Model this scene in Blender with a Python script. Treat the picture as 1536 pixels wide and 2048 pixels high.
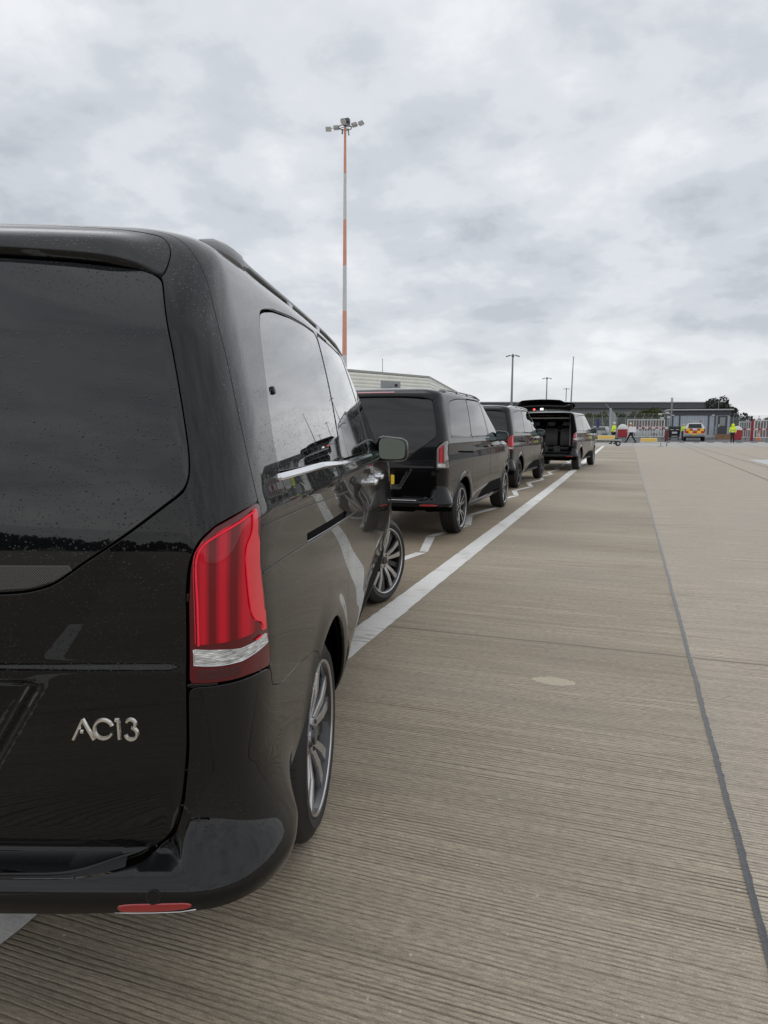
import bpy, bmesh, math, random
import numpy as np
from mathutils import Vector, Matrix, Euler
random.seed(7); rng=np.random.default_rng(7)
sc=bpy.context.scene
for o in list(bpy.data.objects): bpy.data.objects.remove(o)
COL=sc.collection
R_=math.radians
# ------------------------------------------------------------------ camera
CAMH=1.42; YAW=R_(19.7); PITCH=R_(-7.12); FPX=1365.0
cam_d=bpy.data.cameras.new('camera'); cam=bpy.data.objects.new('camera',cam_d); COL.objects.link(cam)
cam.location=(0,0,CAMH); cam.rotation_euler=Euler((R_(90)+PITCH,0,YAW),'XYZ')
cam_d.sensor_fit='VERTICAL'; cam_d.sensor_height=36.0; cam_d.lens=36.0*FPX/2048.0
cam_d.clip_start=0.05; cam_d.clip_end=3000
cam_d.dof.use_dof=False
sc.camera=cam
sc.view_settings.view_transform='Standard'; sc.view_settings.look='None'
sc.view_settings.exposure=0.16; sc.view_settings.gamma=1.0
# ------------------------------------------------------------------ world
def N(nt,typ,loc=None,**kw):
    n=nt.nodes.new(typ)
    for k,v in kw.items():
        if k.startswith('i_'): n.inputs[k[2:].replace('_',' ')].default_value=v
        else: setattr(n,k,v)
    return n
def L(nt,a,b): nt.links.new(a,b)
def ramp(nt,fac,stops,interp='EASE'):
    r=nt.nodes.new('ShaderNodeValToRGB'); r.color_ramp.interpolation=interp
    e=r.color_ramp.elements
    while len(e)<len(stops): e.new(0.5)
    for i,(p,c) in enumerate(stops):
        e[i].position=p; e[i].color=(c,c,c,1) if not hasattr(c,'__len__') else (*c[:3],1)
    L(nt,fac,r.inputs['Fac']); return r
def math_n(nt,op,a,b=None,clamp=False):
    m=nt.nodes.new('ShaderNodeMath'); m.operation=op; m.use_clamp=clamp
    for i,v in enumerate((a,b)):
        if v is None: continue
        if hasattr(v,'is_output') or hasattr(v,'links'): L(nt,v,m.inputs[i])
        else: m.inputs[i].default_value=v
    return m.outputs[0]
def mixc(nt,fac,a,b,mode='MIX'):
    m=nt.nodes.new('ShaderNodeMixRGB'); m.blend_type=mode
    for i,v in enumerate((fac,a,b)):
        if hasattr(v,'links'): L(nt,v,m.inputs[i])
        elif hasattr(v,'__len__'): m.inputs[i].default_value=(*v[:3],1)
        else: m.inputs[i].default_value=v if i==0 else (v,v,v,1)
    return m.outputs[0]
SUN_EL,SUN_AZ=R_(88),R_(80)
w=bpy.data.worlds.new("World"); sc.world=w; w.use_nodes=True; nt=w.node_tree; nt.nodes.clear()
out=N(nt,'ShaderNodeOutputWorld'); bg=N(nt,'ShaderNodeBackground'); bg.inputs['Strength'].default_value=0.1
L(nt,bg.outputs[0],out.inputs[0])
sky=N(nt,'ShaderNodeTexSky',sky_type='NISHITA'); sky.sun_disc=False; sky.sun_elevation=SUN_EL; sky.sun_rotation=SUN_AZ
tc=N(nt,'ShaderNodeTexCoord'); sep=N(nt,'ShaderNodeSeparateXYZ'); L(nt,tc.outputs['Generated'],sep.inputs[0])
zc=math_n(nt,'MAXIMUM',sep.outputs['Z'],0.0); zz=math_n(nt,'ADD',zc,0.30)
dx=math_n(nt,'DIVIDE',sep.outputs['X'],zz); dy=math_n(nt,'DIVIDE',sep.outputs['Y'],zz)
cmb=N(nt,'ShaderNodeCombineXYZ'); L(nt,dx,cmb.inputs[0]); L(nt,dy,cmb.inputs[1])
def noise(nt,vec,scale,detail=6,rough=.55,dist=0.0,off=None,dims='3D'):
    if off is not None:
        mp=N(nt,'ShaderNodeMapping'); mp.inputs['Location'].default_value=off; L(nt,vec,mp.inputs[0]); vec=mp.outputs[0]
    n=N(nt,'ShaderNodeTexNoise'); n.inputs['Scale'].default_value=scale; n.inputs['Detail'].default_value=detail
    n.inputs['Roughness'].default_value=rough; n.inputs['Distortion'].default_value=dist; L(nt,vec,n.inputs['Vector']); return n.outputs['Fac']
n1=noise(nt,cmb.outputs[0],1.15,3,.5,.0,(1.2,6.4,0)); n2=noise(nt,cmb.outputs[0],3.6,8,.56,.1,(7.3,2.2,4)); n3=noise(nt,cmb.outputs[0],0.33,2,.5,0,(11.3,5.2,1))
s1=math_n(nt,'ADD',math_n(nt,'MULTIPLY',n1,.38),math_n(nt,'MULTIPLY',n2,.50)); s2=math_n(nt,'ADD',s1,math_n(nt,'MULTIPLY',n3,.12))
cl=ramp(nt,s2,[(.39,(4.7,5.0,5.45)),(.46,(5.8,6.1,6.5)),(.52,(6.8,7.05,7.4)),(.61,(8.1,8.25,8.5))])
hz=ramp(nt,sep.outputs['Z'],[(0.0,.62),(.045,.40),(.13,.08),(.3,0.0)])
c1=mixc(nt,hz.outputs[0],cl.outputs[0],(9.0,9.05,9.0))
c2=mixc(nt,.93,sky.outputs[0],c1)
dn=ramp(nt,sep.outputs['Z'],[(0.0,0.0),(.002,1.0)]) 
c3=mixc(nt,dn.outputs[0],(1.6,1.5,1.35),c2)
L(nt,c3,bg.inputs['Color'])
sd=bpy.data.lights.new('sun','SUN'); sd.energy=0.55; sd.angle=R_(176); sd.color=(1,.97,.93)
so=bpy.data.objects.new('sun',sd); COL.objects.link(so)
so.rotation_euler=Euler((R_(90)-SUN_EL,0,R_(180)-SUN_AZ+R_(0)),'XYZ')
# ------------------------------------------------------------------ materials
MATS={}
def mat(name,base=(.5,.5,.5),rough=.5,metal=0,coat=0,coatr=.03,spec=.5,ior=1.5,build=None,trans=0,var=0.0,vscale=8,bump=0,bscale=60,emis=None,coord='Object',cior=1.62):
    if name in MATS: return MATS[name]
    m=bpy.data.materials.new(name); m.use_nodes=True; nt=m.node_tree; b=nt.nodes['Principled BSDF']
    b.inputs['Base Color'].default_value=(*base,1); b.inputs['Roughness'].default_value=rough; b.inputs['Metallic'].default_value=metal
    b.inputs['Coat Weight'].default_value=coat; b.inputs['Coat Roughness'].default_value=coatr; b.inputs['Coat IOR'].default_value=cior; b.inputs['IOR'].default_value=ior
    b.inputs['Specular IOR Level'].default_value=spec; b.inputs['Transmission Weight'].default_value=trans
    if emis: b.inputs['Emission Color'].default_value=(*emis[:3],1); b.inputs['Emission Strength'].default_value=emis[3]
    t=N(nt,'ShaderNodeTexCoord')
    if var>0:
        n=noise(nt,t.outputs[coord],vscale,6,.6); r=ramp(nt,n,[(.3,1-var),(.7,1+var*.6)],'LINEAR')
        L(nt,mixc(nt,1.0,base,r.outputs[0],'MULTIPLY'),b.inputs['Base Color'])
    if bump>0:
        n=noise(nt,t.outputs[coord],bscale,5,.6); bp=N(nt,'ShaderNodeBump'); bp.inputs['Strength'].default_value=bump; bp.inputs['Distance'].default_value=.01
        L(nt,n,bp.inputs['Height']); L(nt,bp.outputs[0],b.inputs['Normal'])
    if build: build(nt,b,t)
    MATS[name]=m; return m
def drops(strength=1.0,streak=True,cells=150,faces='rear'):
    def f(nt,b,t):
        mp=N(nt,'ShaderNodeMapping'); L(nt,t.outputs['Object'],mp.inputs[0])
        hs=[]
        for sc_,rmax,th in ((cells,.30,.12),(cells*.55,.26,.45)):
            v=N(nt,'ShaderNodeTexVoronoi'); v.inputs['Scale'].default_value=sc_; v.inputs['Randomness'].default_value=.95; L(nt,mp.outputs[0],v.inputs['Vector'])
            cr=N(nt,'ShaderNodeSeparateColor'); L(nt,v.outputs['Color'],cr.inputs[0])
            on=math_n(nt,'GREATER_THAN',cr.outputs[0],th)
            rr=math_n(nt,'ADD',math_n(nt,'MULTIPLY',cr.outputs[1],rmax*.6),rmax*.4)
            d=math_n(nt,'DIVIDE',v.outputs['Distance'],rr); h=math_n(nt,'SUBTRACT',1.0,math_n(nt,'MULTIPLY',d,d),True)
            hs.append(math_n(nt,'MULTIPLY',math_n(nt,'POWER',h,.6),on))
        h=math_n(nt,'MAXIMUM',hs[0],hs[1])
        st=N(nt,'ShaderNodeMapping'); st.inputs['Scale'].default_value=(1,1,.28); L(nt,t.outputs['Object'],st.inputs[0])
        nn=noise(nt,st.outputs[0],9,5,.6); mk=ramp(nt,nn,[(.36,0.0),(.52,1.0)])
        sz=N(nt,'ShaderNodeSeparateXYZ'); L(nt,t.outputs['Object'],sz.inputs[0])
        up=ramp(nt,sz.outputs['Z'],[(0,.05),(.35,.30),(.70,.25),(1.0,1)],'LINEAR')
        mr=N(nt,'ShaderNodeMapRange'); mr.inputs['From Min'].default_value=0.3; mr.inputs['From Max'].default_value=1.45; L(nt,sz.outputs['Z'],mr.inputs['Value'])
        L(nt,mr.outputs[0],up.inputs['Fac'])
        hh=math_n(nt,'MULTIPLY',math_n(nt,'MULTIPLY',h,mk.outputs[0]),up.outputs[0])
        bp=N(nt,'ShaderNodeBump'); bp.inputs['Strength'].default_value=strength; bp.inputs['Distance'].default_value=.0022
        L(nt,hh,bp.inputs['Height']); L(nt,bp.outputs[0],b.inputs['Normal']); L(nt,bp.outputs[0],b.inputs['Coat Normal'])
    return f
PAINT_A=mat('wet_black_paint',(.0030,.0031,.0035),.2,coat=.78,coatr=.010,spec=.02,ior=1.5,cior=1.5,build=drops(.45))
GLASS_A=mat('wet_privacy_glass',(.005,.0055,.0065),.02,coat=.15,coatr=.01,spec=.5,build=drops(.5))
def dust(nt,b,t):
    n=noise(nt,t.outputs['Object'],3,6,.6); r=ramp(nt,n,[(.3,.10),(.75,.22)],'LINEAR'); L(nt,r.outputs[0],b.inputs['Roughness'])
PAINT=mat('black_paint',(.0035,.0035,.004),.2,coat=.60,coatr=.02,spec=.02,cior=1.5,build=dust)
PAINT_D=mat('charcoal_black_paint',(.007,.0075,.0085),.2,coat=.62,coatr=.03,spec=.05,cior=1.5)
GLASS=mat('privacy_glass',(.005,.0055,.006),.02,coat=.1,coatr=.02,spec=.5)
def thin_glass(name,tint,fac=.25):
    if name in MATS: return MATS[name]
    m=bpy.data.materials.new(name); m.use_nodes=True; nt=m.node_tree; nt.nodes.clear()
    o=N(nt,'ShaderNodeOutputMaterial'); tr=N(nt,'ShaderNodeBsdfTransparent'); tr.inputs[0].default_value=(*tint,1)
    g=N(nt,'ShaderNodeBsdfGlossy'); g.inputs['Roughness'].default_value=.02; fr=N(nt,'ShaderNodeFresnel'); fr.inputs[0].default_value=1.5
    mx=N(nt,'ShaderNodeMixShader'); L(nt,fr.outputs[0],mx.inputs[0]); L(nt,tr.outputs[0],mx.inputs[1]); L(nt,g.outputs[0],mx.inputs[2]); L(nt,mx.outputs[0],o.inputs[0])
    MATS[name]=m; return m
CLEAR=thin_glass('clear_windscreen_glass',(.75,.8,.78))
RUBBER=mat('black_rubber_seal',(.008,.008,.008),.6,var=.3)
CORE=mat('dark_inner_structure',(.003,.003,.003),.9,spec=.1,var=.2)
TRIM=mat('dark_textured_plastic',(.02,.02,.021),.55,bump=.3,bscale=400)
CHROME=mat('chrome',(.62,.63,.65),.08,metal=1,var=.08)
SATIN=mat('satin_black_metal',(.045,.046,.048),.35,metal=.3,coat=.3,bump=.05)
GLASS_S=mat('wet_side_glass',(.006,.0065,.0075),.02,coat=.4,coatr=.01,spec=.8,cior=1.75,build=drops(.5))
MIRROR=mat('mirror_glass',(.19,.235,.23),.015,metal=1,var=.04,vscale=3)
def tyre_b(nt,b,t):
    n=noise(nt,t.outputs['Object'],180,3,.6); bp=N(nt,'ShaderNodeBump'); bp.inputs['Strength'].default_value=.25; bp.inputs['Distance'].default_value=.002
    sp=N(nt,'ShaderNodeSeparateXYZ'); L(nt,t.outputs['Object'],sp.inputs[0])
    an=math_n(nt,'ARCTAN2',sp.outputs['Y'],sp.outputs['Z']); sn=math_n(nt,'SINE',math_n(nt,'ADD',math_n(nt,'MULTIPLY',an,84),math_n(nt,'MULTIPLY',sp.outputs['X'],30)))
    rr=math_n(nt,'SQRT',math_n(nt,'ADD',math_n(nt,'MULTIPLY',sp.outputs['Y'],sp.outputs['Y']),math_n(nt,'MULTIPLY',sp.outputs['Z'],sp.outputs['Z'])))
    tr=math_n(nt,'MULTIPLY',math_n(nt,'GREATER_THAN',sn,.72),math_n(nt,'GREATER_THAN',rr,.334))
    L(nt,math_n(nt,'SUBTRACT',n,math_n(nt,'MULTIPLY',tr,2.2)),bp.inputs['Height']); L(nt,bp.outputs[0],b.inputs['Normal'])
    L(nt,mixc(nt,math_n(nt,'MULTIPLY',tr,.8),(.019,.0185,.018),(.003,.003,.003)),b.inputs['Base Color'])
TYRE=mat('tyre_rubber',(.017,.0165,.016),.62,build=tyre_b,spec=.35)
MACH=mat('machined_alloy',(.50,.50,.51),.25,metal=.9,coat=.5,var=.06,vscale=12)
RIMDK=mat('dark_grey_alloy',(.035,.036,.039),.3,metal=.6,coat=.4,var=.1)
RIMBL=mat('gloss_black_alloy',(.012,.012,.013),.2,metal=.2,coat=.6,var=.1)
RIMSV=mat('silver_alloy',(.30,.31,.32),.3,metal=.8,var=.1)
def lens(nt,b,t):
    mp=N(nt,'ShaderNodeMapping'); mp.inputs['Scale'].default_value=(1,.15,1); L(nt,t.outputs['Object'],mp.inputs[0])
    wv=N(nt,'ShaderNodeTexWave',bands_direction='X'); wv.inputs['Scale'].default_value=9; wv.inputs['Distortion'].default_value=.25; wv.inputs['Detail'].default_value=2; L(nt,mp.outputs[0],wv.inputs[0])
    r=ramp(nt,wv.outputs['Fac'],[(.1,(.15,.000,.004)),(.55,(.36,.001,.010)),(.95,(.55,.002,.020))]); L(nt,r.outputs[0],b.inputs['Base Color'])
LENS_DK=mat('dark_red_lens',(.10,.0008,.004),.15,coat=.5,coatr=.01,spec=.2,var=.1)
LENS=mat('red_lens',(.3,.003,.012),.25,coat=.35,coatr=.02,spec=.2,build=lens)
LENS_BR=mat('bright_red_light_guide',(1.0,.035,.07),.45,coat=0,spec=.1,var=.06,vscale=200)
LENS_PL=mat('pale_red_lens_panel',(.74,.025,.04),.3,coat=.35,coatr=.02,var=.1)
LENS_DD=mat('deep_red_lens_pocket',(.05,.001,.004),.2,coat=.25,coatr=.01,var=.1)
def whitel(nt,b,t):
    mp0=N(nt,'ShaderNodeMapping'); mp0.inputs['Scale'].default_value=(1,1,5); L(nt,t.outputs['Object'],mp0.inputs[0]); n=noise(nt,mp0.outputs[0],38,3,.6); r=ramp(nt,n,[(.32,(.22,.215,.21)),(.5,(.50,.50,.49)),(.66,(.86,.86,.85))]); L(nt,r.outputs[0],b.inputs['Base Color'])
    mp=N(nt,'ShaderNodeMapping'); mp.inputs['Scale'].default_value=(.2,.2,1); L(nt,t.outputs['Object'],mp.inputs[0])
    wv=N(nt,'ShaderNodeTexWave',bands_direction='Z'); wv.inputs['Scale'].default_value=90; L(nt,mp.outputs[0],wv.inputs[0])
    bp=N(nt,'ShaderNodeBump'); bp.inputs['Strength'].default_value=.6; bp.inputs['Distance'].default_value=.002; L(nt,wv.outputs['Fac'],bp.inputs['Height']); L(nt,bp.outputs[0],b.inputs['Normal'])
LENS_WH=mat('clear_reversing_lens',(.8,.8,.8),.15,metal=.15,coat=1,coatr=.02,build=whitel)
LENS_SM=mat('smoked_grey_lens',(.10,.09,.09),.08,coat=1,coatr=.01,var=.15)
REFL=mat('red_reflector',(.34,.004,.010),.12,coat=1,coatr=.02,var=.12,vscale=60)
def dots(nt,b,t):
    mp=N(nt,'ShaderNodeMapping'); mp.inputs['Rotation'].default_value=(0,R_(45),0); L(nt,t.outputs['Object'],mp.inputs[0])
    a=N(nt,'ShaderNodeTexWave',bands_direction='X'); a.inputs['Scale'].default_value=85; c=N(nt,'ShaderNodeTexWave',bands_direction='Z'); c.inputs['Scale'].default_value=85
    L(nt,mp.outputs[0],a.inputs[0]); L(nt,mp.outputs[0],c.inputs[0])
    m=math_n(nt,'MULTIPLY',a.outputs['Fac'],c.outputs['Fac']); r=ramp(nt,m,[(.2,(.02,.02,.022)),(.6,(.085,.085,.09))]); L(nt,r.outputs[0],b.inputs['Base Color'])
DOTS=mat('ceramic_dotted_glass_band',(.1,.1,.1),.25,coat=.5,build=dots)
YPLATE=mat('yellow_number_plate',(.80,.52,.02),.35,coat=.4,var=.05)
def solid(name,c,r=.5,**k): return mat(name,c,r,**k)
# ------------------------------------------------------------------ object helpers
def tag(o,label=None,cat=None,group=None,kind=None):
    if label: o['label']=label
    if cat: o['category']=cat
    if group: o['group']=group
    if kind: o['kind']=kind
    return o
def empty(name,loc=(0,0,0),rz=0):
    o=bpy.data.objects.new(name,None); o.empty_display_size=.2; COL.objects.link(o); o.location=loc; o.rotation_euler=(0,0,rz); return o
def mk(name,v,f,m,parent=None,smooth=True,normals=None):
    me=bpy.data.meshes.new(name); me.from_pydata([tuple(p) for p in v] if not isinstance(v,np.ndarray) else v.tolist(),[],f if isinstance(f,list) else f.tolist())
    me.materials.append(m)
    me.polygons.foreach_set('use_smooth',[smooth]*len(me.polygons))
    me.validate(); me.update()
    if normals is not None and len(normals)==len(me.vertices): me.normals_split_custom_set_from_vertices(normals.tolist())
    o=bpy.data.objects.new(name,me); COL.objects.link(o)
    if parent: o.parent=parent
    return o
class MB:
    """collects primitives in a bmesh -> one mesh"""
    def __init__(s): s.bm=bmesh.new()
    def box(s,c,d,rz=0,bev=0,rot=None):
        M=Matrix.Translation(c)@(rot if rot is not None else Matrix.Rotation(rz,4,'Z'))@Matrix.Diagonal((*d,1))
        r=bmesh.ops.create_cube(s.bm,size=1,matrix=M)
        if bev>0:
            es=list({e for v in r['verts'] for e in v.link_edges}); bmesh.ops.bevel(s.bm,geom=es,offset=bev,segments=2,affect='EDGES',profile=.5)
        return s
    def cyl(s,a,b,r,r2=None,n=12,caps=True):
        a=Vector(a); b=Vector(b); d=b-a; q=d.to_track_quat('Z','Y').to_matrix().to_4x4()
        bmesh.ops.create_cone(s.bm,cap_ends=caps,segments=n,radius1=r,radius2=r if r2 is None else r2,depth=d.length,matrix=Matrix.Translation((a+b)/2)@q); return s
    def sph(s,c,r,sc=(1,1,1),n=12):
        bmesh.ops.create_uvsphere(s.bm,u_segments=n,v_segments=max(6,n//2),radius=r,matrix=Matrix.Translation(c)@Matrix.Diagonal((*sc,1))); return s
    def poly(s,pts,h=0,axis=(0,0,1)):
        vs=[s.bm.verts.new(p) for p in pts]; f=s.bm.faces.new(vs)
        if h: 
            r=bmesh.ops.extrude_face_region(s.bm,geom=[f]); bmesh.ops.translate(s.bm,verts=[g for g in r['geom'] if isinstance(g,bmesh.types.BMVert)],vec=Vector(axis)*h)
        return s
    def build(s,name,m,parent=None,smooth=False,auto=None):
        bmesh.ops.recalc_face_normals(s.bm,faces=s.bm.faces[:])
        me=bpy.data.meshes.new(name); s.bm.to_mesh(me); s.bm.free(); me.materials.append(m)
        if smooth:
            me.polygons.foreach_set('use_smooth',[True]*len(me.polygons))
            me.set_sharp_from_angle(angle=R_(auto or 40))
        o=bpy.data.objects.new(name,me); COL.objects.link(o)
        if parent: o.parent=parent
        return o
def tube_v(path,rad,n=8):
    P=np.array(path,float); m=len(P); r=np.full(m,rad) if np.isscalar(rad) else np.array(rad,float); V=[];F=[]
    up=np.array([0,0,1.0])
    for i in range(m):
        t=P[min(i+1,m-1)]-P[max(i-1,0)]; t/=np.linalg.norm(t)+1e-12
        a=np.cross(t,up); 
        if np.linalg.norm(a)<.1: a=np.cross(t,[1,0,0])
        a/=np.linalg.norm(a); b=np.cross(a,t)
        for k in range(n):
            an=2*math.pi*k/n; V.append(P[i]+r[i]*(a*math.cos(an)+b*math.sin(an)))
    for i in range(m-1):
        for k in range(n): F.append([i*n+k,i*n+(k+1)%n,(i+1)*n+(k+1)%n,(i+1)*n+k])
    F.append(list(range(n))[::-1]); F.append([(m-1)*n+k for k in range(n)])
    return V,F
def lathe(prof,n=64):
    """profile of (x, r) turned round the X axis"""
    V=[];F=[];m=len(prof)
    for i in range(n):
        a=2*math.pi*i/n; c,s=math.cos(a),math.sin(a)
        for x,r in prof: V.append((x,r*c,r*s))
    for i in range(n):
        j=(i+1)%n
        for k in range(m-1): F.append([i*m+k,i*m+k+1,j*m+k+1,j*m+k])
    return V,F
# camera pixel column -> ground position at distance (real places measured from the photograph)
_fw=np.array([-math.sin(YAW)*math.cos(PITCH),math.cos(YAW)*math.cos(PITCH),math.sin(PITCH)]); _r=np.array([math.cos(YAW),math.sin(YAW),0]); _u=np.cross(_r,_fw)
_fh=np.array([-math.sin(YAW),math.cos(YAW),0])
def at(px,d,z=0.0):      # d = depth along the (level) viewing direction
    q=_fw+_r*(px-768)/FPX-_u*(880-1024)/FPX; k=d/float(q@_fh); return Vector((q[0]*k,q[1]*k,z))
def zat(py,d):
    q=_fw-_u*(py-1024)/FPX; return CAMH+d*float(q[2])/float(q@_fh)

def bsp(pts,n=2400):
    p=np.array(pts,float); p=np.vstack([p[0],p[0],p,p[-1],p[-1]]); m=len(p)-3
    t=np.linspace(0,m-1e-9,n); i=t.astype(int); u=(t-i)[:,None]
    a,b,c,d=p[i],p[i+1],p[i+2],p[i+3]
    return ((1-u)**3*a+(3*u**3-6*u**2+4)*b+(-3*u**3+3*u**2+3*u+1)*c+u**3*d)/6
#          z    W     R      F
ROWS=[(.30,.885,-.99,4.00),(.34,.905,-1.0,4.03),(.40,.935,-1.005,4.06),(.50,.953,-1.01,4.08),(.60,.960,-1.01,4.09),(.72,.964,-1.01,4.09),(.85,.966,-1.008,4.06),
 (.97,.967,-1.003,4.00),(1.06,.966,-.997,3.88),(1.13,.962,-.992,3.60),(1.19,.957,-.987,3.25),(1.25,.950,-.981,3.0),(1.33,.937,-.972,2.86),(1.42,.921,-.960,2.70),
 (1.52,.900,-.940,2.53),(1.62,.876,-.915,2.35),(1.70,.855,-.890,2.21),(1.77,.835,-.862,2.07),(1.82,.815,-.832,1.94),(1.856,.785,-.79,1.80),(1.880,.72,-.73,1.66),(1.898,.58,-.66,1.52),(1.912,.36,-.50,1.38),(1.918,.12,-.1,1.2),(1.919,.02,.1,1.1)]
T=bsp(ROWS)
QL=np.concatenate([[0],np.cumsum(np.hypot(np.diff(T[:,0]),np.diff(T[:,1])))])
QMAX=QL[-1]
def z2q(z): return np.interp(z,T[:,0],QL)
def q2z(q): return np.interp(q,QL,T[:,0])
S1,S2=.83,1.13; LS=4.43; S3=S2+LS; S4=S3+.5; S5=S4+.66
def sst(a,b,x):
    t=np.clip((x-a)/(b-a),0,1); return t*t*(3-2*t)
def tap(y): 
    a=np.clip((.6-y)/1.3,0,2); b=np.clip((y-2.3)/1.4,0,2)
    return 1-.014*a*a-.055*b*b
def tapz(y,z):
    c=np.clip((y-.2)/2.2,0,1.6)*np.clip((z-1.12)/.4,0,1.6)
    return tap(y)-.07*c*np.clip((y-.2)/2.2,0,1.6)
def dtap(y,z): return (tapz(y+.001,z)-tapz(y-.001,z))/.002
def P0(s,q):
    s=np.asarray(s,float); q=np.asarray(q,float); sg=np.where(s<0,-1.,1.); a=np.abs(s)
    z=np.interp(q,QL,T[:,0]); W=np.interp(q,QL,T[:,1]); R=np.interp(q,QL,T[:,2]); F=np.interp(q,QL,T[:,3])
    xr=.86*W; k=.06+.14*sst(1.6,1.87,z); cy=.27*np.clip(W/.9,.1,1); cf=.42*np.clip(W/.9,.1,1)
    yb=R+cy; yf=F-cf; xf=.70*W; kf=-.10
    def corner(u,ax,ay,tx,ty,bx,by,ux,uy,n=2.5):
        # A (ax,ay) tangent (tx,ty); B tangent (ux,uy) pointing from corner away; K = intersection
        det=tx*uy-ty*ux; det=np.where(np.abs(det)<1e-9,1e-9,det)
        m=((bx-ax)*uy-(by-ay)*ux)/det
        kx=ax+tx*m; ky=ay+ty*m
        th=np.clip(u,0,1)*math.pi/2
        # superellipse param with even speed
        c=np.cos(th); d=np.sin(th); e=2/n
        A=d**e; B=c**e
        return kx+(ax-kx)*(1-A)+(bx-kx)*(1-B), ky+(ay-ky)*(1-A)+(by-ky)*(1-B)
    x=np.zeros_like(a+q); y=np.zeros_like(x); o=np.ones_like(x)
    # rear
    xx=a/S1*xr; m=a<=S1; x=np.where(m,xx,x); y=np.where(m,R+k*xx**2,y)
    # corner r
    m=(a>S1)&(a<S2)
    cx_,cy_=corner((a-S1)/(S2-S1),xr,R+k*xr**2,o,2*k*xr,W*tapz(yb,z),yb,W*dtap(yb,z),o)
    x=np.where(m,cx_,x); y=np.where(m,cy_,y)
    m=(a>=S2)&(a<=S3); yy=yb+(a-S2)/LS*(yf-yb); x=np.where(m,W*tapz(yy,z),x); y=np.where(m,yy,y)
    m=(a>S3)&(a<S4); ty_=F+kf*xf**2
    cx_,cy_=corner((a-S3)/(S4-S3),W*tapz(yf,z),yf,W*dtap(yf,z),o,xf,ty_,o,2*kf*xf,2.3)
    x=np.where(m,cx_,x); y=np.where(m,cy_,y)
    m=a>=S4; xx=xf*(1-(a-S4)/(S5-S4)); x=np.where(m,xx,x); y=np.where(m,F+kf*xx**2,y)
    return np.stack([x*sg,y,z+0*x],-1)
def side2sq(y,z):
    q=z2q(z); W=np.interp(q,QL,T[:,1]);yb=np.interp(q,QL,T[:,2])+.27*np.clip(W/.9,.1,1); yf=np.interp(q,QL,T[:,3])-.42*np.clip(W/.9,.1,1)
    return S2+(y-yb)/(yf-yb)*LS,q
def rear2sq(x,z):
    q=z2q(z); return x/(.86*np.interp(q,QL,T[:,1]))*S1,q
def nrm(f,s,q,e=.004):
    du=f(s+e,q)-f(s-e,q); q1=np.minimum(q+e,QMAX-1e-4); q0=np.maximum(q-e,0); dv=f(s,q1)-f(s,q0)
    n=np.cross(du,dv); L=np.linalg.norm(n,axis=-1,keepdims=True); return n/np.maximum(L,1e-12)

_P0=P0
def P0w(s,q):
    s=np.asarray(s,float); s=np.where(s>S5,-(2*S5-s),s); s=np.where(s<-S5,2*S5+s,s)
    return _P0(s,q)
BZ=np.array([(.30,-.02),(.36,0),(.40,.038),(.44,.062),(.475,.077),(.500,.082),(.525,.070),(.56,.043),(.60,.023),(.65,.009),(.70,.002),(.74,0),(2,0)])
_b=bsp([(a_,b_) for a_,b_ in BZ]+[(2.1,0)],1500); BZ=_b[np.argsort(_b[:,0])]
def disp(s,q,z,y,style):
    a=np.abs(s); fs=sst(S1+.12,S2,a)
    d=0*a
    for yc in (0,3.2):
        r=np.hypot(y-yc,z-.345); d=d+.012*np.exp(-((r-.44)/.05)**2)*fs*sst(.25,.45,z)
    b=np.interp(z,BZ[:,0],BZ[:,1])*(1-sst(S2-.09,S2+.20,a))*(1-(1-sst(.775,.83,a))*sst(.533,.552,z)); d=d-.030*(1-sst(.34,.62,z))*sst(S2-.05,S2+.25,a)*(y<.0); d=d-.055*(1-sst(.34,.74,z))*sst(.5,1.9,y)*fs; d=d+b*(1-sst(1.6,1.7,a))
    rear=(1-sst(.78,.86,a))
    d=d+rear*(.0035*(1-sst(.925,.955,z))*sst(.60,.80,z))
    edge=.50-.12*np.clip((.90-z)/.2,0,1)
    pl=(1-sst(edge-.02,edge+.035,a))*sst(.655,.715,z)*(1-sst(.893,.912,z))
    d=d-.045*pl
    d=d-.006*fs*np.exp(-((z-1.08)/.09)**2)*(y<3)   # hollow under the shoulder line
    d=d+.004*fs*np.exp(-((z-1.22)/.03)**2)*(y<3)
    d=d+.006*fs*np.exp(-((z-.52)/.05)**2)*((y>.4)&(y<2.8))
    return d
def surf(style):
    def PD(s,q):
        p=P0w(s,q); n=nrm(P0w,s,q,.006); return p+n*disp(np.where(s>S5,2*S5-s,s),q,p[...,2],p[...,1],style)[...,None]
    return PD
def dens(p,st=.025):
    p=np.array(p,float); o=[]
    for i in range(len(p)):
        a=p[i];b=p[(i+1)%len(p)]; n=max(1,int(np.ceil(np.linalg.norm(b-a)/st)))
        for k in range(n): o.append(a+(b-a)*k/n)
    return np.array(o)
def chaik(p,n=2):
    p=np.array(p,float)
    for _ in range(n):
        b=np.roll(p,-1,0); p=np.stack([.75*p+.25*b,.25*p+.75*b],1).reshape(-1,2)
    return p
def inpoly(P,X,Y):
    r=np.zeros(X.shape,bool); x0,y0=P.min(0); x1,y1=P.max(0)
    m=(X>=x0)&(X<=x1)&(Y>=y0)&(Y<=y1); xs=X[m]; ys=Y[m]; c=np.zeros(xs.shape,bool)
    a=P; b=np.roll(P,-1,0)
    for i in range(len(P)):
        (xa,ya),(xb,yb)=a[i],b[i]
        if ya==yb: continue
        t=((ya>ys)!=(yb>ys))&(xs<(xb-xa)*(ys-ya)/(yb-ya)+xa); c^=t
    r[m]=c; return r
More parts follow.
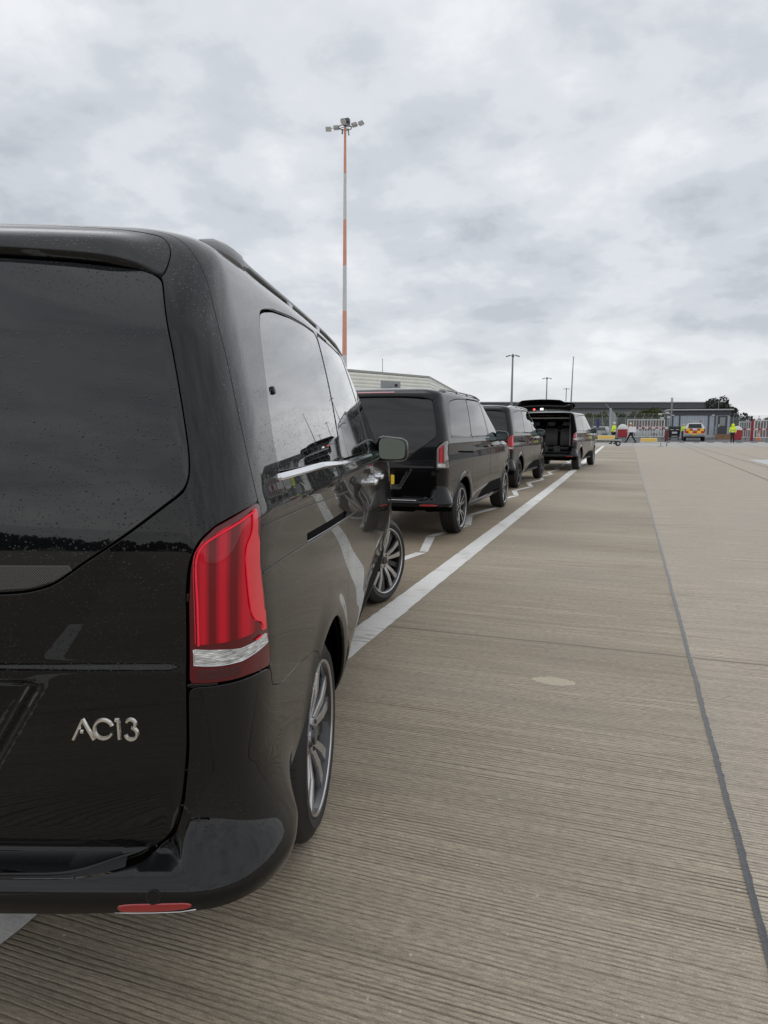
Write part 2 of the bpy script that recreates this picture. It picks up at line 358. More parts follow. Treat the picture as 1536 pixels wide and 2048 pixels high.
def area(P): 
    b=np.roll(P,-1,0); return .5*np.sum(P[:,0]*b[:,1]-b[:,0]*P[:,1])
def nearest(P,V):
    a=P; b=np.roll(P,-1,0); d=b-a; L2=(d**2).sum(1)+1e-12
    t=np.clip(((V[:,None]-a[None])*d[None]).sum(2)/L2[None],0,1); c=a[None]+t[...,None]*d[None]
    D=((V[:,None]-c)**2).sum(2); i=D.argmin(1); k=np.arange(len(V)); dd=d[i]/np.sqrt(L2[i])[:,None]
    return np.sqrt(D[k,i]),c[k,i],np.stack([-dd[:,1],dd[:,0]],1)
def patch(PD,incl,excl,sg,qg,gap=.0022,off=0.0,rim=.012,bev=.0016,excl_gap=None,flip=False):
    def offs(P,g):
        if abs(g)<1e-9: return P
        t=np.roll(P,-1,0)-np.roll(P,1,0); t/=np.linalg.norm(t,axis=1,keepdims=True)+1e-12; return P+np.stack([-t[:,1],t[:,0]],1)*g*(1 if area(P)>0 else -1)
    g0=gap if excl_gap is None else excl_gap
    excl=[offs(P,-(g0+(.006 if any(P is w_ for w_ in WIDE) else 0))) for P in excl]; incl=[offs(P,gap) for P in incl]; gap=0
    S,Q=np.meshgrid((sg[1:]+sg[:-1])/2,(qg[1:]+qg[:-1])/2,indexing='ij')
    keep=np.ones(S.shape,bool) if not incl else np.zeros(S.shape,bool)
    for P in incl: keep|=inpoly(P,S,Q)
    for P in excl: keep&=~inpoly(P,S,Q)
    I,J=np.nonzero(keep)
    if len(I)==0: return None
    nq=len(qg); quad=np.stack([I*nq+J,(I+1)*nq+J,(I+1)*nq+J+1,I*nq+J+1],1)
    cnt=np.bincount(quad.ravel(),minlength=len(sg)*nq); used=np.nonzero(cnt)[0]; mp=-np.ones(len(sg)*nq,int); mp[used]=np.arange(len(used)); quad=mp[quad]
    V=np.stack([sg[used//nq],qg[used%nq]],1)
    bd=np.nonzero(cnt[used]<4)[0]
    ds=np.median(np.diff(sg)) if len(sg)<3 else None
    vi=used[bd]//nq; vj=used[bd]%nq
    cell=np.hypot(np.gradient(sg)[vi],np.gradient(qg)[vj])
    best=np.full(len(bd),9.); pos=V[bd].copy()
    allp=[(P,1 if area(P)>0 else -1,gap) for P in incl]+[(P,-1 if area(P)>0 else 1,0) for P in excl]
    for P,sgn,g in allp:
        lo=P.min(0)-.1; hi=P.max(0)+.1; B=V[bd]; m=np.nonzero((B>=lo).all(1)&(B<=hi).all(1))[0]
        for ch in np.array_split(m,max(1,len(m)//800)):
            if not len(ch): continue
            D,c,nn=nearest(P,B[ch]); k=(D<best[ch])&(D<cell[ch]*1.1); ii=ch[k]; best[ii]=D[k]; pos[ii]=c[k]+nn[k]*sgn*g
    V[bd]=pos
    # relax the outline so its points are evenly spaced, then snap it back
    if len(allp):
        Eq=np.concatenate([quad[:,[0,1]],quad[:,[1,2]],quad[:,[2,3]],quad[:,[3,0]]]); ks=np.sort(Eq,1); _,iv,cc=np.unique(ks,axis=0,return_inverse=True,return_counts=True); Eb=Eq[cc[iv.ravel()]==1]
        isn=np.zeros(len(V),bool); isn[bd[best<9]]=True
        for _ in range(5):
            acc=np.zeros_like(V); c_=np.zeros(len(V)); np.add.at(acc,Eb[:,0],V[Eb[:,1]]); np.add.at(acc,Eb[:,1],V[Eb[:,0]]); np.add.at(c_,Eb[:,0],1); np.add.at(c_,Eb[:,1],1)
            k_=isn&(c_==2); W_=V.copy(); W_[k_]=.5*V[k_]+.25*acc[k_]
            B=np.nonzero(k_)[0]; bb=np.full(len(B),9.); pp=W_[B].copy()
            for P,sgn,g in allp:
                lo=P.min(0)-.03; hi=P.max(0)+.03; X_=W_[B]; m=np.nonzero((X_>=lo).all(1)&(X_<=hi).all(1))[0]
                for ch in np.array_split(m,max(1,len(m)//800)):
                    if not len(ch): continue
                    D,c,nn=nearest(P,X_[ch]); k=(D<bb[ch]); ii=ch[k]; bb[ii]=D[k]; pp[ii]=c[k]+nn[k]*sgn*g
            ok=bb<.02; V[B[ok]]=pp[ok]
    s,q=V[:,0],V[:,1]
    p=PD(s,q); n=nrm(PD,s,q,.004)
    p=p+n*off
    if rim is None: return p,quad,n
    E=np.concatenate([quad[:,[0,1]],quad[:,[1,2]],quad[:,[2,3]],quad[:,[3,0]]]); key=np.sort(E,1); _,inv_,c=np.unique(key,axis=0,return_inverse=True,return_counts=True)
    E=E[c[inv_.ravel()]==1]
    o=np.zeros_like(p); ed=p[E[:,1]]-p[E[:,0]]; nm=(n[E[:,0]]+n[E[:,1]])/2; oo=np.cross(ed,nm); oo/=np.linalg.norm(oo,axis=1,keepdims=True)+1e-12
    np.add.at(o,E[:,0],oo); np.add.at(o,E[:,1],oo); bv=np.unique(E.ravel()); o=o[bv]; o/=np.linalg.norm(o,axis=1,keepdims=True)+1e-12
    nb=n[bv]; r1=p[bv]+o*bev*.8-nb*bev; r2=r1-nb*rim
    K=len(p); M=len(bv); idx=-np.ones(K,int); idx[bv]=np.arange(M)
    a=E[:,0];b=E[:,1]; ia=idx[a]; ib=idx[b]
    f1=np.stack([a,K+ia,K+ib,b],1); f2=np.stack([K+ia,K+M+ia,K+M+ib,K+ib],1)
    n1=nb+o; n1/=np.linalg.norm(n1,axis=1,keepdims=True)
    n_main=n.copy()
    return np.concatenate([p,r1,r2]),np.concatenate([quad,f1,f2]),np.concatenate([n_main,n1,o])
WIDE=[]
def mirror(P): 
    P=np.array(P).copy(); P[:,0]*=-1; return P
def rnd(P,r):
    P=np.array(P,float); n=len(P); o=[]
    for i in range(n):
        a=P[i-1]; b=P[i]; c=P[(i+1)%n]; u=a-b; v=c-b; lu=np.linalg.norm(u); lv=np.linalg.norm(v)
        if lu<1e-6 or lv<1e-6: o.append(b); continue
        k=min(r,.45*lu,.45*lv); p0=b+u/lu*k; p2=b+v/lv*k
        for t in (0,.25,.5,.75,1): o.append((1-t)**2*p0+2*t*(1-t)*b+t*t*p2)
    return np.array(o)
def ctrs(h,r=.05):
    h=np.array(h,float); return dens(rnd(np.concatenate([h,mirror(h[1:-1][::-1])]) if h[0,0]==0 and h[-1,0]==0 else np.concatenate([h,mirror(h[::-1])]),r),.012)
def ctr(h):  # half polygon given from centre to centre -> full
    h=np.array(h,float); m=h[::-1].copy(); m[:,0]*=-1; return dens(np.concatenate([h,m]))
def SY(pts): return np.array([side2sq(y,z) for y,z in pts])
def denS(pts): return SY(dens(pts))
def denS2(pts,r=.045): return SY(dens(rnd(pts,r),.012))
def wheel(parent,style,loc,side,steer=0):
    R=.345; Wd=.232; rr={'A':.262,'B':.262,'C':.262,'D':.235}[style]
    h=Wd/2
    prof=[(-h+.02,rr-.01),(-h+.004,rr+.012),(-h,rr+.035),(-h+.004,R-.045),(-h+.018,R-.018),(-h+.034,R-.004)]
    tr=[]
    x=-h+.034
    for g in (-.062,-.022,.022,.062):
        tr+=[(g-.006,R),(g-.005,R-.008),(g+.005,R-.008),(g+.006,R)]
    prof+=tr+[(h-.034,R-.004),(h-.018,R-.018),(h-.004,R-.045),(h,rr+.035),(h-.004,rr+.012),(h-.02,rr-.01)]
    V,F=lathe(prof,96); t=mk('wheel',V,F,TYRE,parent); t.data.set_sharp_from_angle(angle=R_(50))
    t.location=loc; t.rotation_euler=(rng.uniform(0,6),0,0)
    t.rotation_euler=(0,0,-steer) if side>0 else (0,0,math.pi-steer)
    # barrel
    V,F=lathe([(h-.012,rr+.004),(h-.004,rr),(h-.01,rr-.012),(h-.03,rr-.02),(-h+.03,rr-.03),(-h+.02,rr-.01)],72)
    rim=mk('rim_barrel',V,F,RIMSV if style=='D' else RIMDK,t); V,F=lathe([(h-.010,rr+.003),(h-.002,rr-.001),(h-.006,rr-.008),(h-.018,rr-.012)],72); mk('rim_lip',V,F,MACH if style in 'AB' else RIMDK,t)
    b=MB(); b.cyl((h-.12,0,0),(h-.10,0,0),.16,n=40); b.cyl((h-.16,0,0),(h-.05,0,0),.07,n=24); b.build('brake_disc',RIMDK,t,True)
    V,F=lathe([(-.02,0.01),(-.02,.245),(-.035,.25)],48); mk('wheel_back_plate',V,F,CORE,t)
    # spokes
    def spoke(mb,a,w0,w1,r0,r1,x0,x1,th,skew=0.0):
        ca,sa=math.cos(a),math.sin(a)
        P=[];rs=[r0,(r0*.5+r1*.5),r1]; ws=[w0,(w0+w1)/2*.95,w1]; xs=[x0,(x0+x1)/2+.010,x1]
        for r,w_,x_,sk in zip(rs,ws,xs,(0,skew*.5,skew)):
            for dw,dx_ in ((-w_/2,-th*.4),(-w_/2*.8,0),(w_/2*.8,0),(w_/2,-th*.4),(w_/2*.8,-th),(-w_/2*.8,-th)):
                u=r; v=dw+sk; P.append(mb.bm.verts.new((x_+dx_,u*ca-v*sa,u*sa+v*ca)))
        for i in range(2):
            for k in range(6):
                mb.bm.faces.new((P[i*6+k],P[i*6+(k+1)%6],P[i*6+6+(k+1)%6],P[i*6+6+k]))
        mb.bm.faces.new(P[:6][::-1]); mb.bm.faces.new(P[12:18])
    mb=MB(); mb2=MB()
    if style=='A':
        for k in range(5):
            a=2*math.pi*k/5+.3
            spoke(mb,a-.17,.030,.052,.045,rr-.008,h-.045,h-.018,.03,-.012); spoke(mb,a+.17,.030,.052,.045,rr-.008,h-.045,h-.018,.03,.012)
            spoke(mb2,a+.63,.045,.05,.05,rr-.012,h-.062,h-.04,.02)
        sm,s2=MACH,RIMDK
    elif style in 'BC':
        for k in range(5):
            a=2*math.pi*k/5+.5
            spoke(mb,a-.12,.022,.020,.045,rr-.01,h-.04,h-.02,.022,-.022); spoke(mb,a+.12,.022,.020,.045,rr-.01,h-.04,h-.02,.022,.022)
            spoke(mb2,a,.05,.085,.045,rr-.02,h-.06,h-.045,.02)
        sm,s2=(MACH,RIMBL) if style=='B' else (RIMDK,RIMBL)
    else:
        for k in range(10):
            a=2*math.pi*k/10; spoke(mb,a,.03,.038,.05,rr-.01,h-.045,h-.02,.03)
        spoke(mb2,0,.02,.02,.03,.05,h-.06,h-.05,.01); sm,s2=RIMSV,RIMDK
    mb.cyl((h-.085,0,0),(h-.03,0,0),.062,n=28)
    mb.build('rim_spokes',sm,t,True,35); mb2.build('rim_pockets',s2,t,True,35)
    c=MB(); c.cyl((h-.032,0,0),(h-.022,0,0),.034,.030,n=28); 
    for k in range(5):
        a=2*math.pi*k/5+.9; c.cyl((h-.04,.048*math.cos(a),.048*math.sin(a)),(h-.026,.048*math.cos(a),.048*math.sin(a)),.008,n=6)
    c.build('hub_cap',RIMDK if style!='D' else RIMSV,t,True)
    return t
def van(loc,rz,style,label,steer=0,fine=False):
    root=empty('minivan',loc,rz); tag(root,label,'van','black vans queued along the white line')
    PD=surf(style); paint={'A':PAINT_A,'B':PAINT,'C':PAINT,'D':PAINT_D}[style]; glass=GLASS_A if style=='A' else GLASS
    r=lambda a,b,st: np.linspace(a,b,max(2,int(round((b-a)/st))+1))
    if fine:
        sg=np.concatenate([r(-S5,-1.2,.05)[:-1],r(-1.2,.3,.03)[:-1],r(.3,2.6,.009)[:-1],r(2.6,S5,.02)]); qg=r(0,QMAX-.004,.0105)
    else:
        sg=np.concatenate([r(-S5,-1.3,.05)[:-1],r(-1.3,1.3,.022)[:-1],r(1.3,S5,.026)]); qg=r(0,QMAX-.004,.022)
    sf=np.concatenate([sg[sg<S5-1e-6],r(S5,2*S5-S3+.1,.05)])
    def grid(P,st):  # local fine grid round polygon
        lo=P.min(0); hi=P.max(0); return r(max(lo[0]-.01,-S5),hi[0]+.01,st),np.clip(r(lo[1]-.01,hi[1]+.01,st),0.001,QMAX-.005)
    def add(name,incl,excl,m,parent=root,g=None,**k):
        v=patch(PD,incl,excl,*(g if g else (sg,qg)),**k)
        return mk(name,v[0],v[1],m,parent,True,v[2]) if v is not None else None
    ga=.006 if fine else .02
    # ---- outlines in (s,q)
    glassP=ctrs([(0,1.512),(.457,1.508),(.646,1.498),(.80,1.482),(.843,1.462),(.852,1.39),(.860,1.314),(.864,1.189),(.864,1.089),(.857,1.04),(.835,1.003),(.792,.974),(.706,.914),(.618,.859),(.56,.818),(.51,.804),(.449,.799),(0,.796)])
    spoilP=ctrs([(0,1.655),(.55,1.64),(.78,1.612),(.86,1.575),(.872,1.53),(.855,1.481),(.843,1.462),(.80,1.482),(.646,1.498),(.457,1.508),(0,1.512)])
    gateP=ctrs([(0,1.68),(.58,1.665),(.84,1.625),(.925,1.566),(1.004,1.466),(1.036,1.328),(1.047,1.163),(1.062,1.04),(1.073,.975),(1.071,.969),(.99,.956),(.908,.935),(.862,.910),(.838,.882),(.828,.845),(.822,.80),(.819,.616),(.819,.477),(.806,.36),(.785,.295),(.744,.262),(.60,.247),(0,.244)])
    lightR=dens([(.826,.618),(.903,.616),(1.004,.611),(1.05,.606),(1.094,.600),(1.090,.66),(1.080,.754),(1.070,.82),(1.066,.865),(1.071,.92),(1.079,.967),(1.06,.968),(.99,.952),(.912,.932),(.868,.908),(.843,.880),(.833,.845),(.828,.79)],.02)
    if style in 'B': lightR=dens([(.835,.640),(1.09,.630),(1.080,.754),(1.066,.865),(1.079,.967),(1.0,.955),(.875,.90),(.840,.86)],.02)
    if style=='D': lightR=dens([(.85,.66),(1.09,.64),(1.080,.754),(1.066,.865),(1.079,.985),(1.0,.975),(.87,.90),(.85,.86)],.02)
    lightR=dens(rnd(lightR,.008),.01)
    arcR=[(-.60,.20),(-.60,.29),(-.57,.40),(-.49,.55),(-.37,.665),(-.22,.738),(-.07,.768),(.07,.764),(.19,.715),(.29,.63),(.36,.52),(.40,.40),(.41,.29),(.41,.20)]
    arcF=[(3.2+.415*math.cos(a),.335+.425*math.sin(a)) for a in np.linspace(-.25,math.pi+.25,28)]
    archR=denS(chaik(arcR,1)); archF=denS(arcF)
    bump=np.array([(0,.240),(.60,.243),(.750,.258),(.795,.30),(.812,.36),(.823,.477),(.823,.611),(.903,.610),(1.004,.605),(1.06,.600),(1.096,.594),(1.105,.55),(1.128,.533),(1.168,.520)])
    side_edge=SY([(-.49,.785),(-.40,.770),(-.30,.755),(-.255,.735),(-.38,.64),(-.49,.52),(-.56,.40)])
    bump=np.concatenate([bump,side_edge,[(1.24,.095),(1.12,.150),(1.03,.175),(.94,.182),(.865,.178),(.60,.168),(0,.166)]]); bumpP=ctrs(bump,.02)
    qwin=denS2([(-.578,1.307),(-.582,1.35),(-.578,1.40),(-.555,1.48),(-.512,1.564),(-.47,1.64),(-.438,1.686),(-.395,1.722),(-.343,1.738),(-.219,1.759),(.05,1.782),(.30,1.793),(.555,1.797),(.51,1.62),(.46,1.45),(.425,1.290)])
    swin=denS2([(.450,1.289),(.485,1.45),(.535,1.62),(.585,1.797),(1.10,1.800),(1.53,1.797),(1.55,1.77),(1.59,1.60),(1.60,1.283)])
    fwin=denS2([(1.70,1.281),(1.69,1.60),(1.66,1.77),(1.75,1.775),(1.92,1.72),(2.12,1.58),(2.32,1.42),(2.47,1.285),(2.45,1.268)])
    sdoor=denS([(.437,.38),(.437,1.285),(.468,1.45),(.518,1.62),(.570,1.812),(1.10,1.818),(1.645,1.812),(1.665,1.60),(1.675,1.28),(1.675,.38)])
    fdoor=denS([(1.683,.38),(1.683,1.28),(1.673,1.60),(1.653,1.812),(1.78,1.80),(1.98,1.73),(2.18,1.60),(2.40,1.43),(2.58,1.26),(2.72,1.12),(2.745,.95),(2.72,.70),(2.67,.55),(2.66,.38)])
    wind=np.array([(S3+.30,float(z2q(1.20))),(S3+.22,float(z2q(1.45))),(S3+.20,float(z2q(1.70))),(S3+.36,float(z2q(1.80))),(S5,float(z2q(1.825)))]); 
    w2=wind[::-1].copy(); w2[:,0]=2*S5-w2[:,0]; windP=dens(np.concatenate([wind,w2,[(2*S5-S3-.6,float(z2q(1.16))),(S5,float(z2q(1.15)))]])); windP=windP
    head=dens([(S3+.0,.70),(S3+.42,.62),(S4+.2,.60),(S4+.22,.52),(S3+.25,.50),(S3+.02,.58)])
    slot=np.array([(1.545,.806),(2.0,.786),(2.424,.771),(2.436,.800),(2.0,.812),(1.555,.828)]); slot=dens(slot,.02)
    WIDE.clear(); WIDE.append(qwin)
    ex=[gateP,bumpP,archR,archF,lightR,qwin,sdoor,fdoor,mirror(archR),mirror(archF),mirror(lightR),mirror(qwin),mirror(sdoor),mirror(fdoor)]
    under=dens([(-1.30,.22),(1.30,.22),(1.30,-.05),(-1.30,-.05)]); ex.append(under)
    windL=windP.copy(); windL[:,0]-=2*S5
    ex+= [windP,windL,head,mirror(head)]
    if style!='D': ex.append(slot)
    add('body',[],ex,paint)
    # inner dark shell that shows only through the panel gaps and wheel arches
    cs=r(-S5,S5,.06); cq=r(float(z2q(.37)),QMAX-.004,.05)
    cex=[archR,archF,mirror(archR),mirror(archF),dens([(-1.30,.19),(1.30,.19),(1.30,-.05),(-1.30,-.05)])]
    inner=lambda s,q: P0w(s,q)-nrm(P0w,s,q,.006)*(.02+.05*(1-sst(.70,.80,np.abs(s)))*(1-sst(.60,.65,q)))[...,None]
    if style=='D':
        op=ctr([(0,1.54),(.76,1.52),(.80,1.42),(.80,.30),(.70,.27),(0,.27)]); cex+=[op,windP,windL]
    v=patch(inner,[],cex,cs,cq,gap=-.004,rim=None); mk('inner_shell',v[0],v[1],CORE,root)
    # floor and wheel housings
    mb=MB(); mb.box((0,.05,.42),(1.55,1.45,.06)); mb.box((0,-.80,.475),(1.5,.22,.06)); mb.box((0,1.55,.36),(1.70,2.2,.08)); mb.box((0,3.2,.40),(1.3,1.3,.06)); mb.box((0,0,.36),(1.2,.16,.14)); mb.box((0,3.2,.33),(1.2,.16,.14)); mb.box((.2,-.45,.40),(.5,.3,.14),bev=.03)
    mb.build('underfloor',CORE,root)
    for (yc,sgn) in ((0,1),(0,-1),(3.2,1),(3.2,-1)):
        V=[];F=[]; prof=[(yc-.46+ (-.14 if yc==0 else 0),.25),(yc-.45,.45),(yc-.36,.70),(yc-.2,.79),(yc,.81),(yc+.2,.79),(yc+.36,.68),(yc+.45,.45),(yc+.46,.25)]
        for (y_,z_) in prof: V+= [(sgn*.90,min(max(y_,yc-.44),yc+.42),max(z_,.34)),(sgn*.60,y_,max(z_,.34))]
        for i in range(len(prof)-1): F.append([2*i,2*i+1,2*i+3,2*i+2])
        F.append([2*i+1 for i in range(len(prof))])
        mk('wheel_housing',V,F,CORE,root,False)
    # ---- tailgate
    gs=np.concatenate([r(-1.12,.28,.03)[:-1],r(.28,1.12,.008)]) if fine else r(-1.12,1.12,.02)
    gq=r(.23,1.70,.008 if fine else .02)
    gate=add('tailgate',[gateP],[glassP,spoilP],paint,g=(gs,gq),excl_gap=.003)
    if style=='D': 
        v=patch(inner,[gateP],[],r(-1.12,1.12,.05),r(.23,1.70,.05),gap=.03,off=-.05,rim=.03); mk('tailgate_trim',v[0],v[1],TRIM,gate,True,v[2])
    rg=add('rear_window',[glassP],[],glass,gate,g=(gs,gq),gap=.005,off=-.004)
    SP=surf(style)
    def SPD(s,q):
        p=SP(s,q); n=nrm(P0w,s,q,.006); return p+n*(.020*(1-sst(1.53,1.60,q))*(1-sst(.70,.86,np.abs(s))))[...,None]
    v=patch(SPD,[spoilP],[],gs,gq,gap=.0045,rim=.03); mk('spoiler',v[0],v[1],paint,gate,True,v[2])
    if style=='A':
        band=ctr([(0,.857),(.612,.857),(.56,.826),(.51,.812),(.449,.808),(0,.806)]); add('dotted_glass_band',[band],[],DOTS,rg,g=(gs,gq),gap=.001,off=-.0025,rim=.001)
    if style in 'BCD':
        bl=ctr([(0,1.592),(.28,1.590),(.31,1.580),(.28,1.562),(0,1.562)]) 
        v=patch(SPD,[bl],[],r(-.34,.34,.01),r(1.54,1.62,.006),gap=.0,off=.004,rim=.004); mk('high_brake_light',v[0],v[1],REFL,gate,True,v[2])
        npl=ctr([(0,.545),(.295,.545),(.302,.54),(.302,.435),(.295,.43),(0,.43)])
        p_=add('number_plate',[npl],[],YPLATE,gate,g=(r(-.32,.32,.012),r(.41,.56,.01)),gap=0,off=.006,rim=.004)
    # ---- bumper
    bs=np.concatenate([r(-1.75,.28,.04)[:-1],r(.28,1.80,.009)]) if fine else r(-1.75,1.75,.024)
    bq=r(.02,.64,.008 if fine else .02)
    bumper=add('rear_bumper',[bumpP],[],paint,g=(bs,bq),rim=.075 if False else .014)
    # loading sill: top ledge behind the bumper crest
    V=[];F=[]; xs=np.linspace(-.70,.70,41)
    for x_ in xs:
        s_=x_/ (.86*.96)*S1; q_=float(np.interp(abs(s_),[0,.6,.75,.81],[.240,.243,.256,.30])); p=PD(np.array([s_]),np.array([q_]))[0]; z_=p[2]
        V+= [(p[0],p[1]+.004,z_-.002),(p[0]*.99,p[1]+.03,z_+.004),(p[0]*.98,p[1]+.10,z_+.006)]
    for i in range(40): 
        for k in range(2): F.append([3*i+k,3*i+k+1,3*i+4+k,3*i+3+k])
    mk('loading_sill',V,F,TRIM if style!='B' else PAINT,bumper)
    if style in 'B':
        V,F=tube_v([PD(np.array([s_]),np.array([.243]))[0]+np.array([0,-.008,.004]) for s_ in np.linspace(-.74,.62,30)],.006,6); mk('chrome_strip',V,F,CHROME,bumper)
    # reflectors, parking sensors
    for sg_ in (1,-1):
        rp=np.array([(.712,.1805),(.735,.1800),(.835,.1845),(.850,.2005),(.80,.1995),(.700,.1980)]) if style=='A' else np.array([(.66,.180),(.86,.184),(.885,.206),(.66,.203)])
        rp=dens(chaik(rp,2),.008)
        if sg_<0: rp=mirror(rp)
        add('rear_reflector',[rp],[],REFL,bumper,g=(r(rp[:,0].min()-.01,rp[:,0].max()+.01,.006),r(.15,.23,.0035)),gap=0,off=.003,rim=.006,bev=.001)
        if fine and sg_>0:
            ln=[PD(np.array([s_]),np.array([q_]))[0]+np.array([0,-.003,0]) for s_,q_ in ((.700,.1775),(.74,.1768),(.78,.177),(.83,.1795),(.852,.186))]
            V,F=tube_v(ln,.0016,5); mk('reflector_trim',V,F,CHROME,bumper)
        if fine:
            p=PD(np.array([.775*sg_]),np.array([.214]))[0]; n=nrm(PD,np.array([.775*sg_]),np.array([.214]))[0]
            mb=MB(); mb.cyl(p-n*.004,p+n*.0015,.0125,n=24); s_o=mb.build('parking_sensor',paint,bumper,True)
            V,F=lathe([(0,.0125),(.0012,.0125),(.0012,.0148),(0,.0148)],24); ri=mk('sensor_ring',V,F,RUBBER,s_o); q_=Vector(n).to_track_quat('X','Z'); ri.rotation_mode='QUATERNION'; ri.rotation_quaternion=q_; ri.location=p
    # ---- tail lights
    for sg_ in (1,-1):
        M=(lambda P: P) if sg_>0 else mirror
        st=.006 if (fine and sg_>0) else .012
        lg=(r(*( (.80,1.12) if sg_>0 else (-1.12,-.80)),st),r(.58,1.00,st))
        if style in 'AC':
            tl=add('tail_light',[M(lightR)],[],LENS_DK,g=lg,gap=.0022,off=.001,bev=.003)
            inn=dens([(.844,.698),(.844,.862),(.858,.892),(.892,.915),(.95,.932),(1.02,.948),(1.05,.952),(1.053,.90),(1.052,.86),(1.050,.76),(1.056,.698),(.97,.697)],.012)
            add('inner_lens',[M(inn)],[],LENS,tl,g=lg,gap=0,off=.0022,rim=.001,bev=.0008)
            pan=dens([(1.072,.69),(1.05,.694),(1.050,.715),(1.022,.722),(1.006,.745),(.998,.80),(.995,.86),(1.008,.888),(1.03,.905),(1.034,.93),(1.040,.955),(1.058,.958),(1.052,.905),(1.060,.885),(1.054,.84),(1.064,.77),(1.066,.735),(1.072,.73)],.008)
            add('side_lens_panel',[M(pan)],[],LENS_PL,tl,g=(r(lg[0][0],lg[0][-1],st*.7),r(.58,1.0,st*.8)),gap=0,off=.0034,rim=.001,bev=.0008)
            wh=dens([(.834,.656),(.833,.688),(.90,.683),(.969,.675),(1.02,.676),(1.072,.681),(1.078,.659),(1.02,.654),(.969,.650),(.90,.652)],.01)
            wl=add('reversing_lens',[M(wh)],[],LENS_WH,tl,g=(r(lg[0][0],lg[0][-1],st*.7),r(.58,1.0,st*.6)),gap=0,off=.0036,rim=.002,bev=.001)
            add('turn_lens',[M(dens([(.842,.626),(.842,.645),(.968,.640),(.968,.622)],.01))],[],LENS_DD,tl,g=(r(lg[0][0],lg[0][-1],st*.7),r(.58,1.0,st*.6)),gap=0,off=.0028,rim=.001,bev=.0006)
            if style=='A' and sg_>0:
                def line(nm,pts,rad,m,off=.004):
                    pts=np.array(pts); s_,q_=pts[:,0],pts[:,1]; p=PD(s_,q_)+nrm(PD,s_,q_)*off; V,F=tube_v(p,rad,6); return mk(nm,V,F,m,tl)
                def sm(pts,n=6):
                    pts=np.array(pts,float); t=np.arange(len(pts)); tt=np.linspace(0,len(pts)-1,(len(pts)-1)*n+1)
                    o=bsp(pts,len(tt)*2); return o
                line('light_guide',sm([(.845,.696),(.845,.74),(.845,.80),(.845,.85),(.850,.878),(.868,.899),(.91,.916),(.97,.932),(1.03,.949),(1.045,.954)]),.0023,LENS_BR)
                line('light_guide',sm([(1.055,.698),(1.052,.715),(1.022,.722),(1.004,.745),(.997,.80),(.994,.862),(1.006,.890),(1.028,.905),(1.033,.93),(1.036,.953)]),.0016,LENS_BR)
                line('light_guide',sm([(1.050,.683),(1.035,.682),(1.022,.681)]),.0018,LENS_BR)
                line('lens_frame',dens([(.834,.6885),(.8345,.656),(.90,.6515),(.969,.6495),(1.02,.654),(1.078,.660)],.008)[:46],.0013,CHROME)
                line('lens_frame',sm([(.838,.70),(.838,.72),(.838,.85),(.845,.885),(.87,.906)]),.0008,LENS_BR,.003)
        else:
            tl=add('tail_light',[M(lightR)],[],LENS_SM if style=='B' else LENS_DK,g=lg,gap=.002,off=.002,bev=.003)
            inn=dens([(.865,.70),(.865,.86),(.93,.905),(.975,.915),(.975,.70)] if style=='B' else [(.87,.78),(.87,.88),(1.0,.95),(1.055,.955),(1.055,.78)],.012)
            add('inner_lens',[M(inn)],[],LENS if style=='B' else REFL,tl,g=lg,gap=0,off=.004,rim=.001)
            wh=dens([(.855,.650),(.855,.69),(1.0,.684),(1.0,.645)] if style=='B' else [(.87,.72),(.87,.765),(1.06,.765),(1.06,.715)],.012)
            add('reversing_lens',[M(wh)],[],LENS_WH,tl,g=lg,gap=0,off=.004,rim=.001)
    # ---- side glass and doors
    for sg_ in (1,-1):
        M=(lambda P: P) if sg_>0 else mirror
        st=(.010 if fine else .022) if sg_>0 else .04
        def gr(P,s2=st): return grid(M(P),s2)
        add('side_window',[M(qwin)],[],GLASS_S if fine else glass,g=gr(qwin),gap=.005,off=-.002)
        swM=M(swin); fwM=M(fwin); WIDE.extend([swM,fwM]); dd=add('sliding_door',[M(sdoor)],[swM]+([M(slot)] if style!='D' else []),paint,g=gr(sdoor))
        add('side_window',[M(swin)],[],GLASS_S if fine else glass,dd,g=gr(swin),gap=.005,off=-.002)
        fd=add('front_door',[M(fdoor)],[fwM],paint,g=gr(fdoor))
        add('side_window',[M(fwin)],[],GLASS,fd,g=gr(fwin),gap=.003,off=-.002)
        # door handles
        for par,yy in ((dd,1.43),(fd,1.84)):
            mb=MB()
            for t_ in (-.09,.09): mb.cyl((sg_*.935,yy+t_,1.125),(sg_*.985,yy+t_,1.125),.012,n=10)
            mb.sph((sg_*.988,yy,1.125),.11,(.13,1.0,.16),16); mb.build('handle',CHROME if style=='A' else paint,par,True,60)
        # trim strip below the windows
        strip=denS([(-.595,1.2925),(-.610,1.298),(-.605,1.3035),(.0,1.3015),(.41,1.2855),(.41,1.273),(.0,1.288)])
        def TPD(s,q):
            p=PD(s,q); n=nrm(P0w,s,q,.006); zc_=np.interp(p[...,1],[-.6,0,.4,1.0,1.66],[1.304,1.3015,1.286,1.272,1.266]); return p+n*(np.clip((zc_-p[...,2])*.6,0,.011))[...,None]
        def trim(P,par):
            v=patch(TPD,[P],[],*grid(P,.005 if fine else .009),gap=0,off=.003,rim=.012); mk('chrome_trim' if style=='A' else 'black_trim',v[0],v[1],CHROME if style=='A' else PAINT,par,True,v[2])
        if sg_>0: trim(strip,root)
        strip2=denS([(.455,1.284),(.455,1.272),(1.0,1.262),(1.66,1.255),(1.66,1.266),(1.0,1.272)])
        if sg_>0: trim(strip2,dd)
